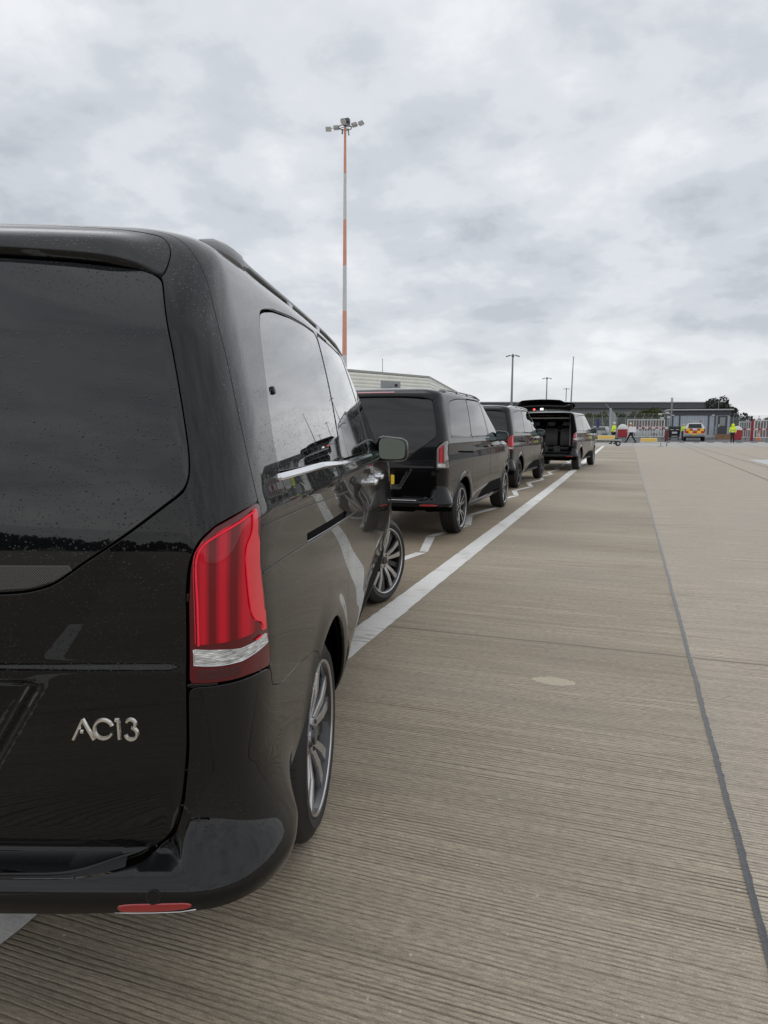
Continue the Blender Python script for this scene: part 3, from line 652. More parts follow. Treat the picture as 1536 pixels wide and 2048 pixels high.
        # seams of the quarter panel
        if sg_>0 and fine:
            def seam(pts,wd=.0014,lip=.0013):
                P=bsp(np.array(pts),80); s_,q_=P[:,0],P[:,1]; nn=nrm(PD,s_,q_); p=PD(s_,q_)
                V,F=tube_v(p-nn*.0002,wd,6); mk('panel_seam',V,F,RUBBER,root)
                V,F=tube_v(PD(s_,q_-.0032)-nn*(lip*.25),lip,8); mk('panel_seam_lip',V,F,PAINT,root)
            seam([(1.083,.917),(1.476,.912),(2.0,.895),(2.42,.878),(2.68,.868)])
            seam([(1.078,.816),(1.30,.812),(1.53,.803),(2.0,.783),(2.43,.768),(2.68,.762)],.0012,.0022)
            P=bsp(np.array([(0,.6555),(.4,.6555),(.82,.642)]),50)
        # mirror
        mb=MB(); cx_,cy_,cz_=sg_*1.018,2.30,1.275
        mb.box((cx_,cy_+.035,cz_),(.212,.14,.172),rz=sg_*.10,bev=.044)
        for v_ in mb.bm.verts:
            if v_.co.y>cy_+.06: v_.co.x=cx_+(v_.co.x-cx_)*.72; v_.co.z=cz_+(v_.co.z-cz_)*.72
            if v_.co.z>cz_: v_.co.z-=.16*max(0,(v_.co.x-cx_)*sg_+.02)
        mb.cyl((sg_*.86,cy_+.08,1.225),(sg_*.95,cy_+.08,1.23),.028,.022,n=10)
        hs=mb.build('door_mirror',mat('mirror_shell_black',(.006,.006,.007),.3,coat=.35,coatr=.1,spec=.2,var=.1),root,True,60)
        mb=MB(); mb.box((cx_+sg_*.003,cy_-.042,cz_+.004),(.185,.006,.152),rz=sg_*.10,bev=.0); 
        g_=MB(); 
        pts=[]
        for a in np.linspace(0,2*math.pi,40,endpoint=False):
            ca,sa=math.cos(a),math.sin(a); e=.42; xx=.086*abs(ca)**e*(1 if ca>0 else -1); z_=.070*abs(sa)**e*(1 if sa>0 else -1)
            if z_>0: z_-=.16*max(0,xx*sg_+.02)
            pts.append((cx_+xx*math.cos(.10)+sg_*.002,cy_-.044+sg_*xx*math.sin(.10),cz_+z_+.002))
        mb.bm.free(); g_.poly(pts,h=.004,axis=(0,-1,0)); g_.build('mirror_glass',MIRROR,hs)
    # windscreen, headlights, grille
    add('windscreen',[windP],[],CLEAR if style=='D' else GLASS,g=(r(S3,2*S5-S3,.05),r(.8,1.62,.04)),gap=.003,off=-.003)
    for M in ((lambda P:P),mirror): add('headlight',[M(head)],[],LENS_WH,g=grid(M(head),.04),off=.002)
    grl=MB(); grl.box((0,4.04,.83),(.9,.12,.16),bev=.03); grl.build('grille',RIMBL,root)
    # roof rails
    for sg_ in (1,-1):
        if style=='D': break
        x0=sg_*.752
        ys=np.concatenate([np.linspace(-.64,-.28,10),np.linspace(-.2,1.35,16),np.linspace(1.42,1.72,6)])
        zr=np.interp(ys,[-.66,-.60,-.52,-.42,-.32,-.26,0,.6,1.2,1.5,1.75],[1.84,1.862,1.884,1.897,1.899,1.896,1.895,1.894,1.888,1.875,1.84]); 
        rad=np.interp(ys,[-.66,-.55,-.42,-.31,-.26,1.3,1.75],[.006,.020,.030,.027,.0105,.0105,.018])
        V,F=tube_v([(x0-sg_*.0,y_,z_-rr_*.9) for y_,z_,rr_ in zip(ys,zr,rad)],rad,10); rl=mk('roof_rail',V,F,CHROME if style=='C' else mat('satin_anodised_rail',(.10,.105,.11),.38,metal=.6,coat=.2,var=.06),root)
        for y_ in (.35,.95): mb=MB(); mb.box((x0,y_,1.868),(.022,.10,.035),bev=.006); mb.build('rail_foot',RIMBL,rl,True)
    # wheels
    for yc in (0,3.2):
        for sg_ in (1,-1): wheel(root,style,(sg_*(.812 if yc<1 else .822),yc,.345),sg_,steer if yc>1 else 0)
    if style=='B':   # flared sill and arch trims catch light
        
        for x_ in (.885,-.885): mb=MB(); mb.box((x_,1.60,.335),(.06,2.30,.07),bev=.02); mb.build('side_skirt',PAINT,root,True)
    else:
        
        for x_ in (.860,-.860): mb=MB(); mb.box((x_,1.60,.335),(.04,2.28,.06),bev=.015); mb.build('sill_trim',TRIM,root,True)
    return root,gate,PD
def lettering(PD,parent,s0,s1,q0,q1,m,wd,depth,name='badge_lettering',vertical=False,sgn=1):
    """AC13 in raised strokes; unit box x 0..1.32 (letters), y 0..1 mapped on the panel"""
    def arc(cx_,cy_,r_,a0,a1,n=18): return [(cx_+r_*math.cos(R_(a)),cy_+r_*math.sin(R_(a))) for a in np.linspace(a0,a1,n)]
    St=[[(.05,.0),(.53,.96)],[(.50,.96),(1.02,.0)],[(.41,.37),(.55,.37)],
        arc(1.47,.48,.43,22,338,28),[(2.02,.90),(2.22,.90)],[(2.16,.94),(2.20,.02)],
        arc(2.74,.72,.21,155,-75,16),arc(2.76,.27,.27,78,-175,18)]
    # widths normalised
    V=[];F=[]; W3=3.07
    for st in St:
        st=np.array(st); 
        if len(st)==2: st=np.stack([st[0]+(st[1]-st[0])*t for t in np.linspace(0,1,6)])
        n=len(st); base=len(V)
        for i in range(n):
            t=st[min(i+1,n-1)]-st[max(i-1,0)]; t=t/np.linalg.norm(t); nn=np.array([-t[1],t[0]])
            for off,h in ((-1,0),(-.5,1),(.5,1),(1,0)):
                p=st[i]+nn*off*wd; u,vv=p[0]/W3,p[1]
                if vertical: ss=s0+(s1-s0)*(1-vv); qq=q0+(q1-q0)*u
                else: ss=s0+(s1-s0)*u; qq=q0+(q1-q0)*vv
                P=PD(np.array([ss]),np.array([qq]))[0]; NN=nrm(PD,np.array([ss]),np.array([qq]))[0]; V.append(P+NN*(depth*h+.0004))
        for i in range(n-1):
            for k in range(3): a=base+i*4+k; F.append([a,a+1,a+5,a+4])
        F.append([base,base+1,base+2,base+3]); a=base+(n-1)*4; F.append([a,a+1,a+2,a+3])
    o=mk(name,V,F,m,parent,False); bm=bmesh.new(); bm.from_mesh(o.data); bmesh.ops.recalc_face_normals(bm,faces=bm.faces[:]); bm.to_mesh(o.data); bm.free()
    return o

# ------------------------------------------------------------------ ground and markings
def plane_(name,x0,y0,x1,y1,z,m,nx=1,ny=1):
    V=[];F=[]
    for i in range(nx+1):
        for j in range(ny+1): V.append((x0+(x1-x0)*i/nx,y0+(y1-y0)*j/ny,z))
    for i in range(nx):
        for j in range(ny): a=i*(ny+1)+j; F.append([a,a+ny+1,a+ny+2,a+1])
    return mk(name,V,F,m,None,False)
def concrete(nt,b,t):
    sp=N(nt,'ShaderNodeSeparateXYZ'); L(nt,t.outputs['Object'],sp.inputs[0])
    def st(sx,sy,sz=1,rot=0):
        mp=N(nt,'ShaderNodeMapping'); mp.inputs['Scale'].default_value=(sx,sy,sz); mp.inputs['Rotation'].default_value=(0,0,rot); L(nt,t.outputs['Object'],mp.inputs[0]); return mp.outputs[0]
    wob=noise(nt,st(.6,.6),1.0,3,.5); 
    # brushed (broomed) texture runs across the lane
    fine=noise(nt,st(1.6,62,1,R_(0.6)),1.0,5,.62,.25); mid=noise(nt,st(.42,15,1,R_(0.6)),1.0,4,.55,.3); finer=noise(nt,st(26,150),1.0,4,.65)
    big=noise(nt,st(.16,.5),1.0,5,.6); patchy=noise(nt,st(.5,.8),1.6,6,.62); grain=noise(nt,t.outputs['Object'],210,3,.8)
    ph=math_n(nt,'ADD',math_n(nt,'MULTIPLY',sp.outputs['Y'],2*math.pi/.0175),math_n(nt,'ADD',math_n(nt,'MULTIPLY',sp.outputs['X'],-3.6),math_n(nt,'MULTIPLY',noise(nt,st(.35,3.0),1.0,4,.6),26)))
    sw=math_n(nt,'MULTIPLY',math_n(nt,'ADD',math_n(nt,'SINE',ph),1.0),.5); amp=ramp(nt,noise(nt,st(1.3,48),1.0,4,.62),[(.36,0.0),(.50,.55),(.64,1.0)],'LINEAR')
    line=math_n(nt,'MULTIPLY',math_n(nt,'POWER',sw,3.5),amp.outputs[0])
    groove=ramp(nt,line,[(0.0,1.0),(.28,.60),(.8,.22)],'LINEAR')
    gm=ramp(nt,patchy,[(.34,.12),(.62,1.0)],'LINEAR')           # some areas are more worn
    g=mixc(nt,gm.outputs[0],(1,1,1),groove.outputs[0])
    base=ramp(nt,big,[(.30,(.39,.322,.235)),(.5,(.49,.412,.31)),(.70,(.58,.497,.385))],'LINEAR')
    # right-hand bay is a paler pour
    sh=math_n(nt,'ADD',sp.outputs['X'],math_n(nt,'MULTIPLY',sp.outputs['Y'],.0024))
    rb=math_n(nt,'GREATER_THAN',sh,.415); c=mixc(nt,rb,base.outputs[0],(.57,.49,.39)); 
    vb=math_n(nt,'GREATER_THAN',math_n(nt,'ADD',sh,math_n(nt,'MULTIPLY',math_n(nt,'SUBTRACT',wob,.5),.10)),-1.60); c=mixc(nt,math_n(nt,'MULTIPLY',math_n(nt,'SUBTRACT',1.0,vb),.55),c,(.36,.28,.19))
    fn2=noise(nt,st(1.1,40,1,R_(0.6)),1.0,4,.55,.1); rd=ramp(nt,math_n(nt,'ABSOLUTE',math_n(nt,'SUBTRACT',fn2,.5)),[(.0,.5),(.010,.7),(.03,1.0)],'LINEAR'); rdm=mixc(nt,gm.outputs[0],(1,1,1),rd.outputs[0])
    c=mixc(nt,.45,c,rdm,'MULTIPLY')
    c=mixc(nt,.95,c,g,'MULTIPLY')
    m2=ramp(nt,mid,[(.3,.80),(.52,1.0),(.75,1.10)],'LINEAR'); c=mixc(nt,.6,c,m2.outputs[0],'MULTIPLY')
    f2=ramp(nt,finer,[(.35,.66),(.58,1.10)],'LINEAR'); c=mixc(nt,.9,c,f2.outputs[0],'MULTIPLY')
    pt=ramp(nt,patchy,[(.3,.76),(.5,.97),(.7,1.14)],'LINEAR'); c=mixc(nt,1,c,pt.outputs[0],'MULTIPLY')
    gr=ramp(nt,grain,[(.36,.70),(.64,1.20)],'LINEAR'); c=mixc(nt,.9,c,gr.outputs[0],'MULTIPLY')
    # pale exposed stones and chips, mostly by the joint
    v=N(nt,'ShaderNodeTexVoronoi'); v.inputs['Scale'].default_value=34; L(nt,t.outputs['Object'],v.inputs['Vector'])
    cs=N(nt,'ShaderNodeSeparateColor'); L(nt,v.outputs['Color'],cs.inputs[0])
    dj=math_n(nt,'ABSOLUTE',math_n(nt,'SUBTRACT',sh,.45)); pr=ramp(nt,dj,[(0.0,.72),(.30,.88),(1.0,.965)],'LINEAR')
    on=math_n(nt,'GREATER_THAN',cs.outputs[0],pr.outputs[0]); rr=math_n(nt,'ADD',math_n(nt,'MULTIPLY',cs.outputs[1],.14),.05)
    dot=math_n(nt,'MULTIPLY',math_n(nt,'LESS_THAN',v.outputs['Distance'],rr),on); c=mixc(nt,math_n(nt,'MULTIPLY',dot,.7),c,(.62,.58,.50))
    # oval worn patch
    ox=math_n(nt,'DIVIDE',math_n(nt,'ADD',sp.outputs['X'],.345),.115); oy=math_n(nt,'DIVIDE',math_n(nt,'SUBTRACT',sp.outputs['Y'],3.80),.060)
    od=math_n(nt,'ADD',math_n(nt,'ADD',math_n(nt,'MULTIPLY',ox,ox),math_n(nt,'MULTIPLY',oy,oy)),math_n(nt,'MULTIPLY',math_n(nt,'SUBTRACT',noise(nt,t.outputs['Object'],28,4,.6),.5),1.3))
    om=math_n(nt,'LESS_THAN',od,1.0); spk=ramp(nt,noise(nt,t.outputs['Object'],160,2,.7),[(.35,(.40,.34,.22)),(.6,(.85,.78,.60))],'LINEAR'); c=mixc(nt,math_n(nt,'MULTIPLY',om,.6),c,spk.outputs[0])
    # transverse saw-cut joints every 6 m and thin dirty edges
    ym=math_n(nt,'ABSOLUTE',math_n(nt,'SUBTRACT',math_n(nt,'MODULO',math_n(nt,'ADD',math_n(nt,'ADD',sp.outputs['Y'],601.53-.0),math_n(nt,'MULTIPLY',math_n(nt,'SUBTRACT',wob,.5),.02)),6.0),.02))
    ts=math_n(nt,'LESS_THAN',math_n(nt,'ABSOLUTE',math_n(nt,'SUBTRACT',ym,.0)),.011); c=mixc(nt,math_n(nt,'MULTIPLY',ts,.42),c,(.05,.045,.038))
    # wider zones: pale strip near the gate
    dep=math_n(nt,'ADD',math_n(nt,'MULTIPLY',sp.outputs['Y'],math.cos(YAW)),math_n(nt,'MULTIPLY',sp.outputs['X'],-math.sin(YAW))); ps=ramp(nt,math_n(nt,'DIVIDE',dep,100.0),[(.0,0.0),(.485,0.0),(.505,1.0),(1.0,1.0)],'LINEAR'); c=mixc(nt,math_n(nt,'MULTIPLY',ps.outputs[0],.85),c,(.42,.41,.39))
    L(nt,c,b.inputs['Base Color'])
    rg=ramp(nt,patchy,[(.3,.50),(.7,.72)],'LINEAR'); L(nt,rg.outputs[0],b.inputs['Roughness'])
    hsum=math_n(nt,'ADD',math_n(nt,'MULTIPLY',line,-.6),math_n(nt,'ADD',math_n(nt,'MULTIPLY',finer,.3),math_n(nt,'MULTIPLY',ts,-1.2)))
    bp=N(nt,'ShaderNodeBump'); bp.inputs['Strength'].default_value=.55; bp.inputs['Distance'].default_value=.012; L(nt,hsum,bp.inputs['Height']); L(nt,bp.outputs[0],b.inputs['Normal'])
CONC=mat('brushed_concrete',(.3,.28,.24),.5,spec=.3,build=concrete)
GRASS=mat('short_grass_ground',(.10,.12,.045),.9,var=.4,vscale=.6)
ASPH=mat('grey_asphalt',(.105,.108,.115),.7,var=.25,vscale=1.5,bump=.2,bscale=40)
tag(plane_('ground',-900,-900,900,1400,-.012,GRASS),kind='structure')
rd_=[at(300,61.5,.004),at(2600,60.9,.004),at(2600,150,.004),at(-200,150,.004)]; tag(mk('asphalt_road',rd_,[[0,1,2,3]],ASPH,None,False),kind='structure')
tag(plane_('concrete_apron',-120,-140,160,130,0,CONC),kind='structure')
def paint_b(nt,b,t):
    mp=N(nt,'ShaderNodeMapping'); mp.inputs['Scale'].default_value=(3.0,38,1); L(nt,t.outputs['Object'],mp.inputs[0])
    n=noise(nt,mp.outputs[0],1,5,.65); n2=noise(nt,t.outputs['Object'],2.2,5,.65); k=math_n(nt,'ADD',math_n(nt,'MULTIPLY',n,.55),math_n(nt,'MULTIPLY',n2,.45))
    r=ramp(nt,k,[(.35,(.34,.30,.25)),(.405,(.62,.59,.53)),(.455,(.86,.84,.79)),(.7,(.93,.92,.88))],'LINEAR')
    g=ramp(nt,noise(nt,t.outputs['Object'],90,3,.7),[(.3,.84),(.7,1.06)],'LINEAR'); L(nt,mixc(nt,1,r.outputs[0],g.outputs[0],'MULTIPLY'),b.inputs['Base Color'])
    bp=N(nt,'ShaderNodeBump'); bp.inputs['Strength'].default_value=.4; bp.inputs['Distance'].default_value=.006; L(nt,n,bp.inputs['Height']); L(nt,bp.outputs[0],b.inputs['Normal'])
WPAINT=mat('worn_white_road_paint',(.7,.69,.65),.55,build=paint_b)
def strip_obj(name,quads,z,m,label=None,cat=None,group=None,structure=True,dens_=0):
    V=[];F=[]
    for q in quads:
        b=len(V); V+=[(x,y,z) for x,y in q]; F.append([b,b+1,b+2,b+3])
    o=mk(name,V,F,m,None,False); tag(o,label,cat,group,'structure' if structure else None); return o
# the long white line, slightly ragged edges
ys=np.linspace(-6,53.5,700); xl=-1.776-.0042*np.maximum(ys-20,0)+rng.normal(0,.0025,700); xr_=-1.572-.0042*np.maximum(ys-20,0)+rng.normal(0,.0025,700)
V=[];F=[]
for a,b,y in zip(xl,xr_,ys): V+=[(a,y,.004),(b,y,.004)]
for i in range(699): F.append([2*i,2*i+1,2*i+3,2*i+2])
tag(mk('white_line',V,F,WPAINT,None,False),kind='structure')
zz=[]
for k in range(-2,11):
    y0=7.36+2.27*(k); xv,xp=-2.115,-2.385
    zz.append([(xv-.0,y0+.03),(xv-.10,y0+.03),(xp-.05,y0+1.06),(xp+.06,y0+1.10)])
    zz.append([(xp+.055,y0+1.13),(xp-.06,y0+1.10),(xv-.12,y0+2.22),(xv+.0,y0+2.24)])
tag(strip_obj('zigzag_line',zz,.004,WPAINT),kind='structure')
strip_obj('lane_line',[[(-2.95,41),(-2.78,41),(-2.95,53.5),(-3.15,53.5)]],.004,WPAINT)
strip_obj('bay_line',[[(-6.0,-.6),(-3.9,-.62),(-3.9,-.52),(-6.0,-.5)]],.004,WPAINT)
dash=[]
for k in range(12):
    px=1341+k*29; dash.append([tuple(at(px,61.4)[:2]),tuple(at(px+16,61.4)[:2]),tuple(at(px+16,62.6)[:2]),tuple(at(px,62.6)[:2])])
strip_obj('dashed_line',dash,.008,WPAINT)
# sealed joint between the two slabs and the parallel joints to the right
SEAL=mat('joint_sealant',(.055,.058,.062),.35,coat=.15,var=.35,vscale=30,bump=.4,bscale=50)
def joint(x0,y0,y1,wd,k=.0022,n=500,name='slab_joint',jit=.003,m=SEAL):
    ys=np.linspace(y0,y1,n); V=[];F=[]
    if y0<2: ys=np.concatenate([np.linspace(y0,9,n),np.linspace(9.05,y1,n//2)])
    w1=np.convolve(rng.normal(0,1,len(ys)),np.ones(9)/9,'same'); w2=rng.normal(0,1,len(ys))
    for i,y in enumerate(ys):
        x=x0-k*y+w1[i]*jit*1.3; hw=wd/2
        V+=[(x-hw+w2[i]*jit*.25,y,.0035),(x-hw*.3,y,.0022),(x+hw*.5,y,.0022),(x+hw+abs(w2[i])*jit,y,.0035)]
    for i in range(len(ys)-1):
        for k2 in range(3): a=4*i+k2; F.append([a,a+1,a+5,a+4])
    return tag(mk(name,V,F,m,None,True),kind='structure')
joint(.415,-4,67,.019)
DKJ=mat('dirty_joint',(.10,.085,.07),.8,var=.3)
joint(3.36,2,66,.03,k=-.0078,n=160,m=DKJ); joint(4.75,10,66,.035,k=.006,n=120,m=DKJ); joint(5.4,12,60,.02,k=-.004,n=100,m=DKJ)
joint(8.6,12,60,.03,k=.0,n=100,m=DKJ)
WETC=mat('pale_concrete_bay',(.44,.44,.44),.35,var=.12,vscale=1.2)
strip_obj('pale_concrete_bay',[[(4.95,24),(12,24.5),(12,33.5),(4.9,33.5)]],.004,WETC)
GR2=mat('verge_grass',(.075,.10,.03),.9,var=.4,vscale=5)
def verge(x0,y0,x1,y1,n=2600):
    V=[at(x0,y0,.009),at(x1,y0,.009),at(x1,y1,.009),at(x0,y1,.009)];F=[[0,1,2,3]]
    for _ in range(n):
        x,y,_z=at(rng.uniform(x0,x1),rng.uniform(y0,y1)); h=rng.uniform(.06,.22); a=rng.uniform(0,6.3); d=.03; b=len(V)
        V+=[(x-d*math.cos(a),y-d*math.sin(a),0),(x+d*math.cos(a),y+d*math.sin(a),0),(x+rng.normal(0,.05),y+rng.normal(0,.05),h)]; F.append([b,b+1,b+2])
    return tag(mk('grass_verge',V,F,GR2,None,False),kind='stuff')
verge(1100,66,1250,82,6000)
# ------------------------------------------------------------------ the queue of vans
OA=(-1.867,1.829,0); 
vA,gA,PA=van(OA,R_(15.2),'A','nearest glossy wet black van with silver AC13 letters on its tailgate',steer=R_(25),fine=True)
lettering(PA,gA,.589,.722,.5035,.5485,mat('badge_chrome',(.75,.74,.72),.16,metal=1,var=.15,vscale=60),.098,.004)
mb=MB(); p=PA(np.array([1.435]),np.array([1.232]))[0]; nn=nrm(PA,np.array([1.435]),np.array([1.232]))[0]
mb.cyl(p-nn*.001,p+nn*.004,.0115,.010,n=20); mb.build('window_clip',RUBBER,vA,True)
vB,gB,PB=van((-3.01,8.93,0),R_(-.5),'B','second black van in the queue, rear wheel with thin bright twin spokes, grey-edged tail light')
vC,gC,PC=van((-3.33,16.15,0),R_(-2.6),'C','third black van in the queue with closed tailgate and bright roof rails, dark wheels')
vD,gD,PD_=van((-2.46,23.72,0),R_(-5.2),'D','farthest black van, its tailgate raised open above the dark load space')
lettering(PD_,vD,S2+.73+2.08,S2+.73+2.42,.42,.92,mat('pale_gold_sign_paint',(.62,.56,.42),.5,var=.1),.07,.002,'side_lettering',vertical=True)
# raise D's tailgate about its roof hinge
hy,hz=-.58,1.865; ang=R_(-86)
Mh=Matrix.Translation((0,hy,hz))@Matrix.Rotation(ang,4,'X')@Matrix.Translation((0,-hy,-hz)); gD.matrix_local=Mh
mb=MB(); mb.box((0,-.60,1.855),(1.3,.14,.03),bev=.01); mb.build('roof_edge',PAINT_D,vD,True)
INT=mat('dark_interior_trim',(.018,.018,.019),.85,var=.3); SEAT=mat('black_leather_seat',(.014,.014,.015),.45,var=.2,vscale=20)
GREYI=mat('grey_headlining',(.20,.19,.18),.9,var=.1)
mb=MB()
for a,b in (((-.80,.8,.98),(.02,3.3,1.0)),((.80,.8,.98),(.02,3.3,1.0)),((0,.7,.60),(1.6,3.1,.02))): mb.box(a,b)
mb.build('cabin_lining',INT,vD)
mb=MB(); mb.box((0,.85,1.80),(1.36,2.6,.012)); mb.box((0,-.70,1.70),(1.40,.02,.05),bev=.008); mb.box((.72,-.78,1.25),(.04,.03,.9),bev=.01); mb.build('headlining',GREYI,vD)
mb=MB(); mb.box((.30,-.72,.70),(.22,.04,.20),bev=.02); mb.box((-.10,-.72,.70),(.22,.04,.20),bev=.02); mb.build('load_guard',TRIM,vD)
for yy,zz_ in ((-.15,.72),(1.2,.62),(2.1,.62)):
    for xx in (-.52,0,.52):
        mb=MB(); mb.box((xx,yy,zz_+.36),(.46,.14,.62),bev=.05,rot=Matrix.Rotation(R_(-8),4,'X')); mb.box((xx,yy+.25,zz_-.02),(.46,.5,.14),bev=.04); st_=mb.build('rear_seat',SEAT,vD,True)
        mb=MB(); mb.box((xx,yy-.03,zz_+.80),(.27,.10,.17),bev=.045); mb.build('headrest',SEAT,st_,True)
for s_ in (1,-1): mb=MB(); mb.cyl((s_*.70,-.84,1.30),(s_*.74,-.98,1.88),.010,n=8); mb.build('gas_strut',TRIM,vD,True)
# courtesy and warning lamps on the open tailgate edge
mb=MB(); mb.sph((-.22,-1.878,1.955),.03,(1.2,.6,.8)); mb.build('warning_lamp',mat('lit_red_lamp',(.9,.05,.05),.3,emis=(1,.08,.08,3),var=.02),vD,True)
mb=MB(); mb.box((.02,-1.885,1.962),(.10,.03,.065),bev=.008); mb.build('courtesy_lamp',mat('lamp_white',(.9,.9,.85),.3,emis=(1,.97,.9,.9),var=.02),vD,True)
# ------------------------------------------------------------------ masts
GALV=mat('galvanised_steel',(.26,.27,.28),.5,metal=.5,var=.15,vscale=1)
ORG=mat('faded_orange_paint',(.70,.33,.23),.6,var=.12,vscale=.8); WHT=mat('off_white_mast_paint',(.60,.61,.61),.6,var=.08,vscale=.8)
def floodlight(mb,c,az,s=1.0,tilt=-35):
    rot=Matrix.Rotation(az,4,'Z')@Matrix.Rotation(R_(tilt),4,'X'); mb.box(c,(.40*s,.30*s,.10*s),rot=rot,bev=.03*s)
def mast(name,loc,h,r0,r1,label,cat,group=None,head='ring',bands=None,lean=0.0,m=GALV,hs=1.0):
    o=empty(name,loc); tag(o,label,cat,group); o.rotation_euler=(0,lean,0)
    if bands:
        zs=bands
        for i in range(len(zs)-1):
            a,b=zs[i],zs[i+1]; mb=MB(); mb.cyl((0,0,a),(0,0,b),r0+(r1-r0)*a/h,r0+(r1-r0)*b/h,n=20,caps=False); mb.build('mast_section',(ORG,WHT)[(len(zs)-2-i)%2],o,True)
    else:
        mb=MB(); mb.cyl((0,0,0),(0,0,h),r0,r1,n=14); mb.build('mast_pole',m,o,True)
    mb=MB(); mb.cyl((0,0,-.05),(0,0,.06),r0*1.9,n=20); 
    for k in range(8): a=k*math.pi/4; mb.cyl((r0*1.55*math.cos(a),r0*1.55*math.sin(a),.05),(r0*1.55*math.cos(a),r0*1.55*math.sin(a),.12),.02,n=6)
    mb.build('base_flange',GALV,o,True)
    if head=='ring':
        mb=MB(); 
        V,F=tube_v([(.45*hs*math.cos(a),.45*hs*math.sin(a),h+.0) for a in np.linspace(0,2*math.pi,25)],.035*hs,6)
        rg_=mk('head_ring',V,F,GALV,o)
        mb=MB()
        for k in range(4): a=k*math.pi/2; mb.cyl((0,0,h+.05),(.45*hs*math.cos(a),.45*hs*math.sin(a),h),.025*hs,n=6)
        for a in (0,math.pi): mb.cyl((.45*hs*math.cos(a),0,h),(1.30*hs*math.cos(a),0,h+.10*hs),.016*hs,n=6)
        mb.cyl((.22*hs,0,h-.1),(.28*hs,0,h-.55*hs),.05*hs,n=6); mb.cyl((-.2*hs,0,h-.1),(-.22*hs,0,h-.4*hs),.06*hs,n=6)
        mb.build('head_frame',GALV,o)
        for x,y,z_,az in ((-1.28,0,.06,20),(-.70,.05,.10,10),(.68,.05,.12,-10),(1.20,0,.14,-25),(0,-.3,.30,0),(0,.35,.32,180)):
            f=MB(); floodlight(f,(x*hs,y*hs,h+z_*hs),R_(az),hs); fo=f.build('floodlight',mat('floodlight_housing',(.10,.105,.11),.5,metal=.4,var=.1),o)
            g2=MB(); rot=Matrix.Rotation(R_(az),4,'Z')@Matrix.Rotation(R_(-35),4,'X'); v_=rot@Vector((0,0,-.06*hs)); g2.box(Vector((x*hs,y*hs,h+z_*hs))+v_,(.38*hs,.30*hs,.02*hs),rot=rot); g2.build('lamp_glass',mat('lamp_glass_pale',(.75,.76,.76),.2,var=.1),fo)
        mb=MB(); mb.box((0,.05,h+.45*hs),(.62*hs,.34*hs,.26*hs),bev=.04); mb.build('head_box',mat('floodlight_housing',(.1,.1,.1)),o)
    elif head=='arms':
        for k in range(4):
            a=k*math.pi/2+.15; mb=MB(); mb.cyl((0,0,h),(.32*hs*math.cos(a),.32*hs*math.sin(a),h+.06*hs),.03*hs,n=6)
            c=Vector((.55*hs*math.cos(a),.55*hs*math.sin(a),h+.0)); mb.box(c,(.5*hs,.24*hs,.10*hs),rot=Matrix.Rotation(a,4,'Z')@Matrix.Rotation(R_(18),4,'Y'),bev=.02); mb.build('lamp_head',mat('floodlight_housing',(.1,.1,.1)),o)
        mb=MB(); mb.cyl((0,0,h-.05),(0,0,h+.22*hs),.16*hs,.12*hs,n=10); mb.build('head_cap',GALV,o,True)
    else:
        mb=MB(); mb.box((0,0,h),(.5*hs,.06,.06)); mb.sph((0,0,h-.35),.12*hs); mb.build('mast_head',GALV,o)
    return o
D=60; 
mast('lighting_mast',at(688.5,D),zat(256,D),.24,.10,'tall orange and white banded lighting mast behind the nearest van','lighting mast',head='ring',bands=[0]+[zat(p,D)*1.0 for p in (801,711,622,532,440,348,256)][0:] ,lean=R_(.62),hs=1.18)
mast('lighting_mast',at(1021,118),zat(712,118),.24,.13,'grey lighting mast with lamp heads, tallest of the three above the third van','lighting mast','grey lighting masts beyond the vans','arms',lean=R_(.3),hs=1.45)
mast('lighting_mast',at(1090,170),zat(757,170),.20,.12,'grey lighting mast behind the raised tailgate, between the tallest mast and the shortest','lighting mast','grey lighting masts beyond the vans','arms',lean=R_(.3),hs=1.45)
mast('lighting_mast',at(1129,230),zat(778,230),.20,.13,'small farthest lighting mast just left of the bare pole','lighting mast','grey lighting masts beyond the vans','arms',lean=R_(.3),hs=1.4)
mast('camera_pole',at(1138,95),zat(714,95),.13,.05,'slim bare tapering grey pole rising behind the open tailgate','pole',head='bar',lean=R_(1.2),hs=.6)
mast('camera_pole',at(765,130),zat(718,130),.10,.05,'thin short pole above the roof of the cream building','pole',head='bar',hs=.5)
# masts that stand behind the camera are seen in the paintwork
mast('lighting_mast',(14,-62,0),19,.24,.11,'grey lighting mast mirrored small in the rear window of the nearest van','lighting mast',head='arms',hs=2.2)
# ------------------------------------------------------------------ buildings
def corr(axis,scale,c0,c1,rough=.5):
    def f(nt,b,t):
        wv=N(nt,'ShaderNodeTexWave',bands_direction=axis,wave_profile='SIN'); wv.inputs['Scale'].default_value=scale; L(nt,t.outputs['Object'],wv.inputs[0])
        n=noise(nt,t.outputs['Object'],.8,4,.6); r=ramp(nt,wv.outputs['Fac'],[(.05,c0),(.3,c1),(1.0,c1)],'LINEAR'); v=ramp(nt,n,[(.3,.93),(.7,1.05)],'LINEAR')
        L(nt,mixc(nt,1,r.outputs[0],v.outputs[0],'MULTIPLY'),b.inputs['Base Color'])
        bp=N(nt,'ShaderNodeBump'); bp.inputs['Strength'].default_value=.5; bp.inputs['Distance'].default_value=.05; L(nt,wv.outputs['Fac'],bp.inputs['Height']); L(nt,bp.outputs[0],b.inputs['Normal'])
    return f
CREAM=mat('cream_ribbed_cladding',(.8,.78,.70),.5,build=corr('Z',.85,(.66,.65,.56),(.86,.85,.76)))
o=empty('cladded_building',at(858,80)); tag(o,'long cream ribbed metal building seen above the second van','building')
pc=at(858,80); pl=at(520,64); pr=at(915,112); dpth=Vector((pl-pc)).normalized()
